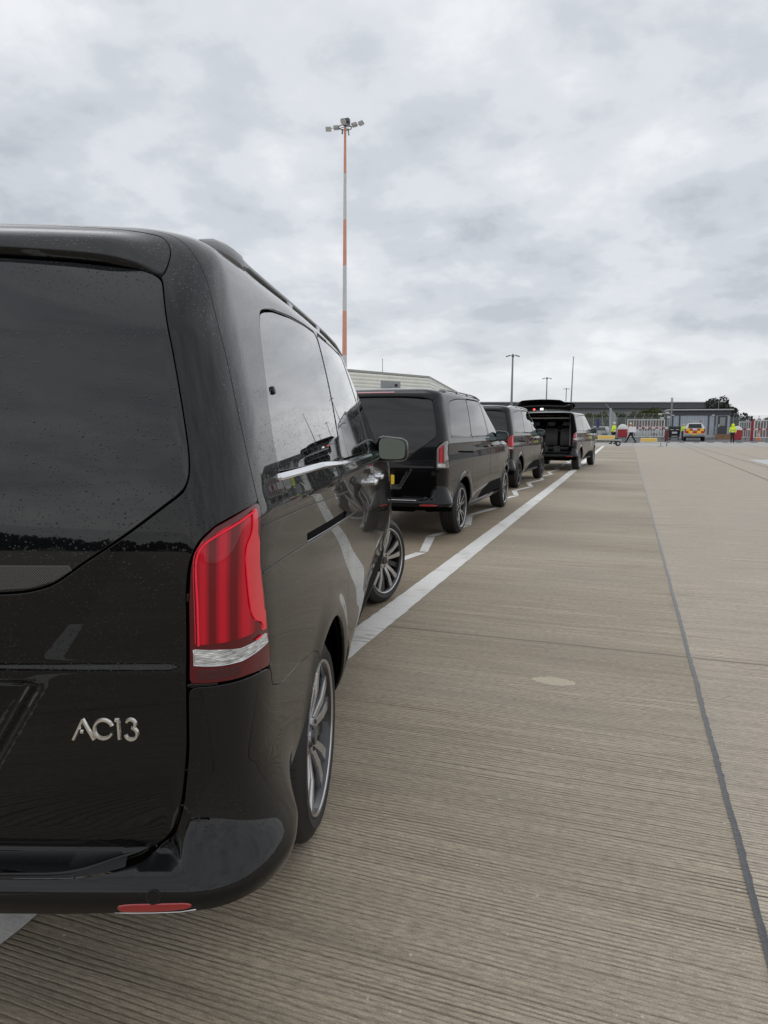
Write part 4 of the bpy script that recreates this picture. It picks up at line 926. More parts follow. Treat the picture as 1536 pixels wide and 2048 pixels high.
def W(v): return v-pc
ht=zat(757,80); hl=ht+1.0
for nm,a,b,ha,hb in (('front_wall',pl,pc,zat(728,64),ht),('side_wall',pc,pr,ht,ht-.2)):
    V=[W(a),W(b),W(b)+Vector((0,0,hb)),W(a)+Vector((0,0,ha))]
    d=(b-a).normalized(); nrm_=Vector((-d.y,d.x,0))*.35; V+= [v+nrm_ for v in V]
    F=[[0,1,2,3],[7,6,5,4],[0,4,5,1],[1,5,6,2],[2,6,7,3],[3,7,4,0]]; mk(nm,V,F,CREAM,o,False)
back=W(pr)+W(pl); V=[W(pl)+Vector((0,0,zat(728,64)+.05)),Vector((0,0,ht+.05)),W(pr)+Vector((0,0,ht-.15)),back+Vector((0,0,ht+1.0))]
V+= [v+Vector((0,0,.22)) for v in V]; mk('roof',V,[[0,1,2,3],[7,6,5,4],[0,4,5,1],[1,5,6,2],[2,6,7,3],[3,7,4,0]],mat('grey_roof_edge',(.36,.37,.34),.5,var=.1),o,False)
mb=MB(); bx=W(at(776,76)); bx.z=zat(770,76); ang_=math.atan2(pc.y-pl.y,pc.x-pl.x); mb.box(bx,(3.0,.9,.85),rz=ang_,bev=.04); ca=mb.build('vent_housing',mat('grey_plant_housing',(.30,.31,.31),.5,var=.1),o)
mb=MB(); mb.box(bx+Vector((-.1,-.47,.05)),(.7,.08,.2),rz=ang_); mb.box(bx+Vector((1.1,-.47,-.1)),(.4,.08,.3),rz=ang_); mb.build('vent_opening',RUBBER,ca)
# far hangar
HD=210; o=empty('hangar',at(1200,HD)); tag(o,'huge long low grey hangar with dark roof band behind the gates','building')
a=at(930,HD); b=at(1449,HD); d=(b-a); ln=d.length; d.normalize(); rz=math.atan2(d.y,d.x); mid=(a+b)/2-at(1200,HD); RZ=Matrix.Rotation(rz,3,'Z')
HB=mat('dark_grey_ribbed_roof',(.085,.09,.105),.5,build=corr('X',.5,(.07,.075,.085),(.085,.09,.105)))
HW=mat('pale_grey_cladding',(.26,.27,.30),.6,build=corr('X',.4,(.23,.24,.265),(.26,.27,.30)))
zt=zat(805.5,HD+2); zb=zat(817,HD+2)
mb=MB(); mb.box(mid+RZ@Vector((0,25,(zt+zb)/2)),(ln,50,zt-zb),rz=rz); mb.build('roof_band',HB,o)
mb=MB(); mb.box(mid+RZ@Vector((0,26,zb/2-.02)),(ln-.6,49,zb-.04),rz=rz); mb.build('wall',HW,o)
mb=MB(); mb.box(mid+RZ@Vector((0,25,zt+.12)),(ln+.6,50.6,.22),rz=rz); mb.build('roof_edge_trim',mat('pale_edge_trim',(.55,.56,.56),.5,var=.05),o)
mb=MB()
for k in range(9): mb.box(mid+Matrix.Rotation(rz,3,'Z')@Vector((-ln/2+8+k*ln/9,.9,2.2)),(5,.3,4.4),rz=rz)
mb.build('hangar_door',mat('white_shutter',(.45,.46,.47),.5,var=.08),o)
# guard cabin
CD=80; c=at(1397,CD); o=empty('guard_cabin',c,R_(3)); tag(o,'flat roofed pale blue-grey guard cabin with dark trim and a dark door','cabin')
CABW=mat('pale_blue_grey_panel',(.40,.44,.49),.5,build=corr('X',1.2,(.32,.36,.41),(.42,.46,.51))); CABD=mat('dark_slate_trim',(.055,.062,.075),.5,var=.1)
wl,dp,hh=6.5,3.2,zat(823,CD)
mb=MB(); mb.box((0,dp/2,(hh-.6)/2+.5),(wl-.06,dp-.06,hh-.55)); wa=mb.build('wall',CABW,o)
mb=MB(); mb.box((0,dp/2,hh-.17),(wl+.1,dp+.1,.55)); mb.build('fascia',CABD,o)
mb=MB(); mb.box((0,dp/2-.1,hh+.19),(wl+.5,dp+.6,.14),bev=.03); mb.build('roof',mat('pale_roof_sheet',(.50,.50,.52),.45,var=.1),o)
mb=MB()
for x in (-2.9,-2.15,.95,1.65): mb=MB(); mb.box((x,-.012,(hh-.5)/2+.5),(.13,.07,hh-.62)); mb.build('wall_upright',CABD,o)
mb=MB(); mb.box((2.42,-.03,1.62),(.98,.10,2.05),bev=.01); dr=mb.build('door',CABD,o)
mb=MB(); mb.box((2.42,-.09,2.02),(.56,.02,.98)); mb.build('door_window',mat('frosted_door_glass',(.26,.28,.27),.2,var=.1),dr)
mb=MB(); mb.box((2.05,-.10,1.55),(.08,.04,.28)); mb.build('door_notice',mat('white_notice',(.8,.8,.8),.5,var=.03),dr)
mb=MB(); mb.box((-2.95,-.08,hh-.42),(.35,.16,.08)); mb.box((1.4,-.08,hh-.42),(.35,.16,.08)); mb.build('wall_lamp',mat('white_notice',(.8,.8,.8)),o)
st_=empty('entrance_steps',c+Vector((2.5,-1.0,0))); tag(st_,'brown timber steps with grey handrails below the cabin door','steps')
mb=MB(); 
for k in range(3): mb.box((0,.25*k-.3,.10+.2*k),(1.7,.32,.18 if k else .2),bev=.01)
mb.build('timber_steps',mat('brown_timber',(.26,.15,.075),.7,var=.25,vscale=4),st_)
mb=MB()
for x in (-1.0,.98):
    for y in (-.6,.5): mb.cyl((x,y,0),(x,y,1.45),.03,n=6)
    mb.cyl((x,-.6,1.15),(x,.5,1.5),.03,n=6); mb.cyl((x,-.6,.65),(x,.5,1.0),.025,n=6)
mb.build('handrail',GALV,st_)
# poles around the cabin
def pole(px,d,ptop,r,label,extras):
    o=empty('camera_pole',at(px,d)); tag(o,label,'pole'); h=zat(ptop,d)
    mb=MB(); mb.cyl((0,0,0),(0,0,h),r*1.2,r,n=10); mb.build('pole_shaft',GALV,o,True)
    mb=MB(); extras(mb,h); mb.build('camera_head',mat('white_camera_housing',(.6,.6,.6),.4,var=.05),o); return o
pole(1340,74,798,.085,'grey steel camera pole standing at the left end of the guard cabin',lambda mb,h:(mb.sph((0,0,h+.05),.14),mb.box((0,0,h-.2),(.3,.2,.1))))
pole(1327,78,822,.06,'low pole crowded with white cameras between the gate and the bin',lambda mb,h:[mb.box((x,-.1,h-z_),(.34,.2,.2),rz=x,bev=.03) for x,z_ in ((-.5,.35),(.25,.2),(-.25,.8),(.4,.7))]+[mb.box((0,0,h-.3),(1.2,.06,.06))])
pole(1433,88,800,.035,'thin pole with a hooked lamp above the cabin roof',lambda mb,h:[mb.cyl((0,0,h),(.12,0,h+.2),.03,n=6),mb.cyl((.12,0,h+.2),(.4,0,h+.15),.03,n=6),mb.cyl((.4,0,h+.15),(.42,0,h-.2),.05,n=6)])
# wheelie bin
o=empty('waste_bin',at(1348,72.5)); tag(o,'black four wheeled waste container with pale sticker beside the cabin','waste container')
BINM=mat('black_plastic_bin',(.012,.014,.014),.5,var=.2)
mb=MB(); mb.box((0,.3,.78),(1.18,.95,1.0),bev=.06); 
for v_ in mb.bm.verts:
    if v_.co.z<.6: v_.co.x*=.86; v_.co.y=.3+(v_.co.y-.3)*.86
bd=mb.build('bin_body',BINM,o)
mb=MB(); mb.box((0,.3,1.34),(1.26,1.05,.10),bev=.04); mb.cyl((-.6,.3,1.42),(.6,.3,1.42),.05,n=8); mb.build('lid',mat('dark_green_lid',(.02,.035,.03),.5,var=.1),o)
mb=MB(); mb.box((0,-.165,.80),(.52,.02,.20),bev=.005); mb.box((-.26,-.19,1.12),(.34,.02,.06)); mb.box((.27,-.19,1.12),(.34,.02,.06)); mb.box((.02,-.13,.42),(.62,.02,.07)); mb.build('sticker',mat('pale_sticker',(.6,.62,.62),.5,var=.1),bd)
for x in (-.45,.45):
    for y in (-.05,.65): mb=MB(); mb.cyl((x-.03,y,.1),(x+.03,y,.1),.1,n=14); mb.build('castor_wheel',TYRE,o)
# ------------------------------------------------------------------ generic vehicles far away
def loft_car(o,Lc,Wc,prof,paint,glass=None,belt=.9,wheels=(.8,-.8),wr=.33,lift=0):
    """prof: list of (y, ztop, halfwidth top scale) giving a car silhouette"""
    V=[];F=[];n=0
    ring=[(-1,.22),(-1,.55),(-.98,.80),(-.80,1.0),(0,1.03),(.80,1.0),(.98,.80),(1,.55),(1,.22)]
    for y,zt_,ws in prof:
        for i,(u,v) in enumerate(ring):
            zb_=.28+lift; z_=zb_+(zt_-zb_)*(v-.22)/.81; k=1.0
            if z_>belt: k=1-(1-ws)*min(1,(z_-belt)/.5)
            V.append((u*Wc/2*k,y,z_))
    m=len(ring)
    for i in range(len(prof)-1):
        for k in range(m-1): F.append([i*m+k,i*m+k+1,(i+1)*m+k+1,(i+1)*m+k])
        F.append([i*m+m-1,i*m,(i+1)*m,(i+1)*m+m-1])
    F.append(list(range(m))); F.append([(len(prof)-1)*m+k for k in range(m)][::-1])
    b=mk('car_body',V,F,paint,o,True); b.data.set_sharp_from_angle(angle=R_(35))
    for y in wheels:
        for s_ in (1,-1):
            mb=MB(); mb.cyl((s_*(Wc/2-.20),y,wr),(s_*(Wc/2+.005),y,wr),wr,n=28); w_=mb.build('wheel',TYRE,o,True); mb=MB(); mb.cyl((s_*(Wc/2-.05),y,wr),(s_*(Wc/2+.015),y,wr),wr*.6,n=20); mb.build('rim',RIMSV,w_,True)
    return b
WCAR=mat('white_car_paint',(.62,.63,.64),.25,coat=.6,var=.03)
o=empty('patrol_vehicle',at(1386.5,70),R_(-2)); tag(o,'white patrol vehicle with yellow and red chequered back parked by the guard cabin','patrol vehicle')
prof=[(-2.25,1.10,.9),(-2.2,1.22,.88),(-1.95,1.78,.82),(-1.7,1.84,.80),(.2,1.84,.80),(.9,1.30,.86),(1.1,1.16,.9),(2.1,1.05,.9),(2.35,.85,.95)]
b=loft_car(o,4.6,1.90,prof,WCAR,belt=1.15,wheels=(-1.35,1.4),wr=.38,lift=.18)
def panel(mb,x0,x1,z0,z1,y): mb.box(((x0+x1)/2,y,(z0+z1)/2),(x1-x0,.03,z1-z0))
Y_=mat('reflective_yellow',(1.0,.62,.0),.4,var=.03); Rr=mat('reflective_red',(.60,.02,.02),.4,var=.05)
mb=MB()
for x0,x1,z0,z1 in ((-.76,-.48,1.02,1.26),(.48,.76,1.02,1.26),(-.56,-.20,.76,1.02),(.20,.56,.76,1.02)): panel(mb,x0,x1,z0,z1,-2.27)
mb.build('yellow_panel',Y_,b)
mb=MB()
for x0,x1,z0,z1 in ((-.48,-.20,1.04,1.24),(.20,.48,1.04,1.24),(-.20,.20,.78,1.0),(-.88,-.56,.78,1.0),(.56,.88,.78,1.0)): panel(mb,x0,x1,z0,z1,-2.265)
mb.build('red_panel',Rr,b)
mb=MB(); panel(mb,-.20,.20,1.06,1.12,-2.28); mb.build('rear_handle_bar',CHROME,b)
for s_ in (1,-1):
    mb=MB(); mb.box((s_*.86,-2.2,1.06),(.12,.12,.34),bev=.02); mb.build('tail_light',REFL,b)
V=[(-.62,-2.17,1.30),(.62,-2.17,1.30),(.54,-1.99,1.70),(-.54,-1.99,1.70)]; V+=[(x,y-.03,z) for x,y,z in V]
mk('rear_window',V,[[0,1,2,3],[7,6,5,4],[0,4,5,1],[1,5,6,2],[2,6,7,3],[3,7,4,0]],GLASS,b,False)
mb=MB(); mb.box((0,-2.33,.62),(1.82,.22,.20),bev=.04); bp_=mb.build('rear_bumper',mat('silver_grey_bumper',(.33,.34,.35),.4,metal=.3,var=.1),b)
mb=MB(); mb.box((0,-2.45,.66),(.52,.02,.11)); mb.build('number_plate',YPLATE,bp_)
mb=MB(); mb.box((0,-1.2,1.98),(1.35,.30,.10),bev=.03); mb.box((-.5,-1.2,1.90),(.06,.2,.1)); mb.box((.5,-1.2,1.90),(.06,.2,.1)); lb=mb.build('light_bar',mat('light_bar_grey',(.35,.36,.37),.3,var=.1),o)
mb=MB(); mb.box((.52,-1.37,1.98),(.22,.06,.09)); mb.build('light_bar_lens',REFL,lb)
mb=MB(); mb.box((0,.2,.42),(1.5,4.0,.2)); mb.build('underbody',CORE,o)
cars=[(1190,88,'white',R_(80),'white parked car behind the mesh fence, half hidden by the farthest van'),(1207,90,'silver',R_(95),'pale silver car parked behind the fence below the blue sign'),(1287,90,'white',R_(85),'white car parked behind the left sliding gate'),(1311,92,'silver',R_(100),'silver car behind the right half of the sliding gate')]
carprof=[(-2.1,.75,.9),(-2.0,.98,.86),(-1.6,1.30,.80),(-1.2,1.44,.78),(.2,1.46,.78),(.9,1.05,.86),(1.1,.96,.9),(1.95,.85,.92),(2.15,.62,.95)]
SCAR=mat('silver_car_paint',(.36,.39,.41),.3,metal=.3,coat=.5,var=.05)
for px,d,cn,rz,lb_ in cars:
    o=empty('parked_car',at(px,d),rz); tag(o,lb_,'car','cars parked behind the fence')
    b=loft_car(o,4.3,1.75,carprof,WCAR if cn=='white' else SCAR,belt=.92,wheels=(-1.3,1.3),wr=.32)
    for s_ in (1,-1):
        V=[(s_*.86,-1.5,.98),(s_*.87,.75,.98),(s_*.76,.15,1.36),(s_*.75,-1.25,1.34)]; V+=[(x+s_*.025,y,z) for x,y,z in V]; mk('side_window',V,[[0,1,2,3],[7,6,5,4],[0,4,5,1],[1,5,6,2],[2,6,7,3],[3,7,4,0]],GLASS,b,False)
# ------------------------------------------------------------------ gates, fences, barriers
WG=mat('white_gate_steel',(.62,.62,.60),.5,var=.08,vscale=2); RW=mat('barrier_red',(.34,.018,.03),.5,var=.1)
def gate(px0,px1,d,pt,pb,label,n):
    a=at(px0,d); b=at(px1,d); o=empty('sliding_gate',a); tag(o,label,'gate','white barred gates'); dd=(b-a); L_=dd.length; o.rotation_euler=(0,0,math.atan2(dd.y,dd.x)); zt_,zb_=zat(pt,d),zat(pb,d)
    mb=MB()
    for z_ in (zt_,zb_): mb.box((L_/2,0,z_),(L_,.09,.09))
    for x in (0,L_): mb.box((x,0,(zt_+zb_)/2),(.09,.08,zt_-zb_))
    mb.build('gate_frame',WG,o)
    for k in range(1,n):
        mb=MB(); mb.box((L_*k/n,0,(zt_+zb_)/2),(.05,.05,zt_-zb_)); mb.build('gate_bar',WG,o)
    mb=MB(); 
    for x in (.15,L_/2,L_-.15): mb.box((x,.02,zb_/2),(.08,.10,zb_))
    mb.build('gate_stand',GALV,o)
gate(1254,1327,70,839.5,873,'long white barred gate behind the man carrying the white board',13)
gate(1477,1504,70,844,874.5,'narrow white barred gate just right of the hooded walker',6)
gate(1507,1560,69,841,875,'white barred gate at the right edge of the picture',9)
def arm(px0,px1,d,py,label,n):
    a=at(px0,d); b=at(px1,d); o=empty('barrier_arm',a); tag(o,label,'barrier'); dd=b-a; L_=dd.length; o.rotation_euler=(0,0,math.atan2(dd.y,dd.x)); z_=zat(py,d)
    for i,m in enumerate((WG,RW)):
        mb=MB()
        for k in range(n):
            if k%2==i: mb.box((L_*(k+.5)/n,0,z_),(L_/n,.10,.14))
        mb.build('white_section' if i==0 else 'red_section',m,o)
    mb=MB(); mb.box((L_-.1,.0,z_*.42),(.26,.3,z_*.84),bev=.04); mb.build('arm_cabinet',mat('dull_dark_red_paint',(.16,.02,.025),.6,var=.2),o)
arm(1262,1335,66,856,'red and white barrier arm lowered across the left gate',11)
arm(1476,1545,66,858.5,'red and white barrier arm on the right, behind the hooded walker',9)
def cabinet(px,d,pt,pm,pb,w_,label):
    o=empty('gate_cabinet',at(px,d)); tag(o,label,'cabinet'); z0,z1,z2=zat(pb,d),zat(pm,d),zat(pt,d)
    mb=MB(); mb.box((0,0,(z1+max(z0,0))/2),(w_,.8,z1-max(z0,0)),bev=.03); mb.build('cabinet_body',RW,o)
    mb=MB(); mb.box((0,0,max(z0,0)/2),(w_*.8,.6,max(z0,.04))); mb.build('plinth',GALV,o)
    V,F=tube_v([(x,0,z1-.05) for x in np.linspace(-w_*.52,w_*.52,3)],.1,6)
    mb=MB(); mb.sph((0,0,z1),1,(w_*.54,.5,z2-z1),24)
    bmesh.ops.bisect_plane(mb.bm,geom=mb.bm.verts[:]+mb.bm.edges[:]+mb.bm.faces[:],plane_co=(0,0,z1),plane_no=(0,0,-1),clear_outer=True); mb.bm.faces.new([v for v in sorted([v for v in mb.bm.verts if abs(v.co.z-z1)<1e-4],key=lambda v: math.atan2(v.co.y,v.co.x))]) 
    mb.build('white_cover',mat('white_cover_plastic',(.60,.60,.58),.4,var=.05),o,True)
cabinet(1244.5,64,848,858.5,874,.86,'red cabinet with domed white cover between the two men on the left')
cabinet(1473,64,852,860,879,.75,'red cabinet with domed white cover beside the hooded walker')
# swing barriers with yellow boards
YB=mat('yellow_board',(.78,.48,.08),.5,var=.08); YC=mat('pale_yellow_edge',(.80,.66,.34),.5,var=.05)
def swing(px0,px1,pb0,pb1,d,z_,label,wheel_px=None,leg_px=None):
    a=at(px0,d); b=at(px1,d); o=empty('swing_barrier',a); tag(o,label,'barrier'); dd=b-a; L_=dd.length; o.rotation_euler=(0,0,math.atan2(dd.y,dd.x))
    f=lambda p: L_*(p-px0)/(px1-px0)
    mb=MB(); mb.cyl((0,0,z_),(L_,0,z_-.04),.035,n=8); mb.build('barrier_tube',WG,o)
    mb=MB(); mb.box(((f(pb0)+f(pb1))/2,-.03,z_+.17),(f(pb1)-f(pb0),.05,.28),bev=.02); bo=mb.build('barrier_board',YC,o)
    mb=MB(); mb.box(((f(pb0)+f(pb1))/2,-.065,z_+.17),((f(pb1)-f(pb0))*.9,.02,.13)); mb.build('board_stripe',YB,bo)
    if wheel_px:
        x=f(wheel_px); mb=MB(); mb.cyl((x,-.11,.19),(x,-.0,.19),.19,n=24); w_=mb.build('support_wheel',TYRE,o,True); mb=MB(); mb.cyl((x,-.13,.19),(x,-.1,.19),.09,n=20); mb.build('wheel_hub',mat('pale_hub',(.5,.5,.5),.4,var=.05),w_,True); mb=MB(); mb.cyl((x,0,.19),(x,0,z_),.03,n=6); mb.build('wheel_post',GALV,o)
    if leg_px:
        x=f(leg_px); mb=MB(); mb.cyl((x,0,0),(x,0,z_),.03,n=6); mb.box((x,0,.01),(.3,.3,.02)); mb.cyl((L_,0,0),(L_,0,z_+.1),.04,n=6); mb.build('support_leg',GALV,o)
swing(1172,1243,1195,1229,51,.47,'low swing barrier with yellow board and small black wheel beside the farthest van',wheel_px=1235.5)
swing(1280,1334,1281,1314,50,.30,'low swing barrier with yellow board on legs in front of the white gate',leg_px=1322)
# chain-link fence
def mesh_mat(name,op):
    if name in MATS: return MATS[name]
    m=bpy.data.materials.new(name); m.use_nodes=True; nt=m.node_tree; nt.nodes.clear(); o=N(nt,'ShaderNodeOutputMaterial'); t=N(nt,'ShaderNodeTexCoord')
    mp=N(nt,'ShaderNodeMapping'); mp.inputs['Rotation'].default_value=(0,R_(45),0); L(nt,t.outputs['Object'],mp.inputs[0]); fs=[]
    for ax_ in 'XZ':
        w_=N(nt,'ShaderNodeTexWave',bands_direction=ax_); w_.inputs['Scale'].default_value=3.2; L(nt,mp.outputs[0],w_.inputs[0]); fs.append(math_n(nt,'GREATER_THAN',w_.outputs['Fac'],1-op))
    k=math_n(nt,'MAXIMUM',fs[0],fs[1]); tr=N(nt,'ShaderNodeBsdfTransparent'); df=N(nt,'ShaderNodeBsdfDiffuse'); df.inputs[0].default_value=(.30,.32,.32,1); mx=N(nt,'ShaderNodeMixShader')
    L(nt,k,mx.inputs[0]); L(nt,tr.outputs[0],mx.inputs[1]); L(nt,df.outputs[0],mx.inputs[2]); L(nt,mx.outputs[0],o.inputs[0]); MATS[name]=m; return m
CL=mesh_mat('chain_link_wire',.12)
def fence(p0,p1,n,h,label):
    o=empty('mesh_fence',p0); tag(o,label,'fence'); d=p1-p0; L_=d.length; o.rotation_euler=(0,0,math.atan2(d.y,d.x))
    for k in range(n+1):
        x=L_*k/n; mb=MB(); mb.cyl((x,0,0),(x,0,h),.045,n=8); mb.cyl((x,0,h),(x,-.35,h+.45),.035,n=6); mb.build('fence_post',mat('concrete_fence_post',(.42,.42,.40),.8,var=.1),o)
    mk('fence_mesh',[(0,-.05,.05),(L_,-.05,.05),(L_,-.05,h),(0,-.05,h)],[[0,1,2,3]],CL,o,False)
    mb=MB()
    for z_ in (h-.02,h+.15,h+.3,h+.44): mb.cyl((0,-.02-(z_-h)*.75,z_),(L_,-.02-(z_-h)*.75,z_),.012,n=4)
    mb.build('top_wire',GALV,o)
fence(at(1100,84),at(1221,80),7,2.5,'tall chain link fence with cranked posts left of the gate pillar')
fence(at(1232,80),at(1335,82),6,2.5,'tall chain link fence behind the left white gate')
fence(at(1452,80),at(1476,80),2,2.5,'short run of chain link fence between the cabin and the right gate')
fence(at(1476,84),at(1600,86),7,2.3,'chain link fence running off behind the right hand gates')
o=empty('gate_post',at(1219,78)); tag(o,'thick pale grey gate pillar with braced panel behind the man in yellow','gate post')
mb=MB(); mb.box((0,0,1.75),(.22,.22,3.5)); mb.build('pillar',mat('pale_grey_painted_steel',(.42,.45,.48),.5,var=.08),o)
mb=MB(); mb.poly([(.14,0,.1),(.62,0,.1),(.62,0,2.7),(.14,0,3.3)],h=.06,axis=(0,1,0)); mb.build('side_panel',mat('galv_panel',(.34,.37,.38),.5,var=.08),o)
mb=MB(); mb.cyl((0,-.02,3.3),(-.6,-.02,4.0),.04,n=6); mb.cyl((-.15,0,.2),(-.9,0,2.2),.05,n=6); mb.build('brace',GALV,o)
o=empty('blue_sign',at(1194.5,79)); tag(o,'tall narrow dark blue sign panel on the fence above parked cars','sign')
mb=MB(); mb.box((0,0,1.82),(.32,.05,.95)); mb.build('sign_panel',mat('dark_blue_panel',(.04,.055,.20),.5,var=.1),o); mb=MB(); mb.cyl((0,.05,0),(0,.05,2.2),.03,n=6); mb.build('sign_post',GALV,o)
for px,d,w_,zt_,lb_ in ((1290,112,5.6,843,'dark red shipping container seen through the left gate'),(1510,92,5.2,846,'dark red shipping container behind the right hand gates')):
    o=empty('shipping_container',at(px,d)); tag(o,lb_,'container'); mb=MB(); hh_=zat(zt_,d); mb.box((0,1.2,hh_/2),(w_,2.4,hh_),bev=.02); mb.build('container_shell',mat('dark_red_ribbed_steel',(.17,.03,.035),.6,build=corr('X',1.1,(.10,.02,.025),(.18,.032,.038))),o)
    mb=MB(); 
    for x in (-w_/2+.08,w_/2-.08): mb.box((x,-.02,hh_/2),(.14,.08,hh_-.02))
    mb.box((0,-.02,hh_-.08),(w_-.34,.08,.14)); mb.build('corner_frame',mat('dark_red_frame',(.10,.02,.025),.6,var=.1),o)
o=empty('signal_post',at(1503,69.5)); tag(o,'dark red post with black cap between the two right hand gates','post'); mb=MB(); mb.box((0,0,1.05),(.24,.24,2.1),bev=.02); mb.build('post_body',RW,o); mb=MB(); mb.box((-.1,0,2.25),(.16,.16,.5),bev=.02); mb.box((.02,0,2.14),(.3,.26,.1)); mb.build('post_cap',RUBBER,o)
o=empty('traffic_cone',at(1517,70.8)); tag(o,'orange cone with a pale top behind the bars of the rightmost gate','cone'); mb=MB(); mb.cyl((0,0,.04),(0,0,1.0),.2,.05,n=16); mb.box((0,0,.02),(.45,.45,.04)); mb.build('cone_body',mat('cone_orange',(.75,.20,.05),.5,var=.05),o,True); mb=MB(); mb.cyl((0,0,.5),(0,0,.72),.135,.10,n=16); mb.build('cone_sleeve',WG,o,True)
# ------------------------------------------------------------------ vegetation
def leaf_mat(name,c):
    def f(nt,b,t):
        oi=N(nt,'ShaderNodeNewGeometry'); r=ramp(nt,oi.outputs['Random Per Island'],[(0,tuple(x*.55 for x in c)),(.6,c),(1,tuple(min(1,x*1.6) for x in c))],'LINEAR'); L(nt,r.outputs[0],b.inputs['Base Color'])
    return mat(name,c,.7,spec=.2,build=f)
LF=[leaf_mat('olive_foliage',(.075,.095,.030)),leaf_mat('dull_green_foliage',(.055,.075,.030)),leaf_mat('dark_pine_foliage',(.034,.045,.030))]
BARK=mat('grey_brown_bark',(.10,.08,.06),.9,var=.3)
def leaves(name,clumps,n,size,m,parent,seed=1,stretch=(1,1,1)):
    g=np.random.default_rng(seed); V=np.zeros((n*4,3)); w_=np.array([c[3]**2 for c in clumps]); w_=w_/w_.sum(); idx=g.choice(len(clumps),n,p=w_)
    C_=np.array([c[:3] for c in clumps])[idx]; Rr_=np.array([c[3] for c in clumps])[idx]
    d=g.normal(size=(n,3)); d/=np.linalg.norm(d,axis=1,keepdims=True); p=C_+d*(Rr_*g.uniform(.45,1.05,n)**.6)[:,None]*np.array(stretch)
    a=g.normal(size=(n,3)); a/=np.linalg.norm(a,axis=1,keepdims=True); b=np.cross(a,g.normal(size=(n,3))); b/=np.linalg.norm(b,axis=1,keepdims=True); s_=size*g.uniform(.6,1.3,n)[:,None]
    V[0::4]=p-a*s_; V[1::4]=p-b*s_*.6; V[2::4]=p+a*s_; V[3::4]=p+b*s_*.6
    return mk(name,V,np.arange(n*4).reshape(n,4),m,parent,False)
def tree(loc,h,w_,label,k=0,n=2600,seed=1,group=None,name='tree',size=.16,base=.25):
    g=random.Random(seed); o=empty(name,loc); tag(o,label,'tree',group)
    mb=MB(); mb.cyl((0,0,-.05),(g.uniform(-.1,.1),0,h*.55),.05*w_+.05,.03*w_,n=8); cl=[]
    for i in range(14):
        a=g.uniform(0,6.28); zz_=g.uniform(base,.92); rad=w_/2*(1-abs(zz_-.5)*1.1)*g.uniform(.35,1.0); c_=(math.cos(a)*rad,math.sin(a)*rad,h*zz_); cl.append((*c_,w_*g.uniform(.10,.20))); mb.cyl((0,0,h*zz_*.55),c_,.03,.012,n=5)
    cl.append((0,0,h*.9,w_*.12)); cl=[(x,y,min(z,h-r_*.8),r_) for x,y,z,r_ in cl]
    mb.build('trunk',BARK,o,True); leaves('crown',cl,n,size,LF[k],o,seed); return o
for i,(px,d,pt,w_,k,lb_) in enumerate([(1172,120,829,4.5,0,'olive bush just right of the farthest van roof'),(1186,118,828,5,0,'rounded olive tree left of the gate pillar, beyond the fence'),(1205,122,824,6.5,0,'broad olive tree directly left of the gate pillar, tallest on that side'),(1227,124,832,5,1,'low green bush behind the gate pillar'),(1246,120,829,5,1,'dull green bush above the red cabinet'),(1266,124,832,5,1,'low bush at the left end of the white gate'),(1283,118,821,5.5,0,'pointed olive tree above the left part of the white gate'),(1302,116,819,7,0,'largest olive tree above the middle of the white gate'),(1320,122,827,6,1,'green tree above the right end of the white gate'),(1336,126,832,5,1,'low green tree behind the camera poles')]):
    tree(at(px,d),zat(pt,d),w_,lb_,k,1900,10+i,'trees beyond the gate',size=.22,base=.12)
tree(at(1442,92),zat(794,92),5.6,'dark irregular pine tree rising behind the cabin roof',2,4200,41,size=.15,base=.35)
tree(at(1462,90),zat(815,90),4.6,'lower dark pine tree right of the guard cabin',2,3200,42,size=.14)
tree(at(1530,130),zat(838,130),7,'distant grey green tree at the right edge behind the gates',1,1500,43,size=.25)
def shrub_row(x0,y0,x1,y1,h0,h1,n,seed,leafn,size,label):
    g=random.Random(seed); cl=[]
    for i in range(n):
        t=(i+g.random()*.8)/n; h=h0+(h1-h0)*(.5+.5*math.sin(t*9+seed))*g.uniform(.6,1); x=x0+(x1-x0)*t; y=y0+(y1-y0)*t
        for k in range(3): cl.append((x+g.uniform(-3,3),y+g.uniform(-2,2),h*g.uniform(.25,.72),h*g.uniform(.28,.42)))
    o=leaves('distant_woodland',cl,leafn,size,LF[2],None,seed,(1.6,1,1)); tag(o,label,'woodland',kind='stuff'); return o
shrub_row(-150,-150,130,-170,3,6.5,110,5,26000,.8,'dark wooded skyline mirrored in the rear window of the nearest van')
# ------------------------------------------------------------------ people
SKIN=mat('skin',(.42,.26,.19),.55,var=.06); HIVIS=mat('hi_vis_yellow_fabric',(.78,.95,.02),.7,var=.1,vscale=5,bump=.3,bscale=12); HIORG=mat('hi_vis_orange_fabric',(.85,.25,.06),.7,var=.1,vscale=5)
BLK=mat('black_trousers',(.012,.012,.014),.8,var=.2); SILV=mat('reflective_tape',(.42,.45,.38),.4,var=.05); BOOT=mat('black_boots',(.01,.01,.01),.5,var=.1); NAVY=mat('dark_navy_jacket',(.012,.014,.022),.7,var=.2)
def skin_mesh(name,nodes,edges,m,parent,sub=2):
    me=bpy.data.meshes.new(name); me.from_pydata([n_[0] for n_ in nodes],edges,[]); o=bpy.data.objects.new(name,me); COL.objects.link(o); o.parent=parent
    md=o.modifiers.new('skin','SKIN'); md.use_smooth_shade=True
    for i,n_ in enumerate(nodes): 
        r=n_[1]; me.skin_vertices[0].data[i].radius=(r if hasattr(r,'__len__') else (r,r)); 
    me.skin_vertices[0].data[0].use_root=True
    s_=o.modifiers.new('sub','SUBSURF'); s_.levels=sub; s_.render_levels=sub; me.materials.append(m); return o
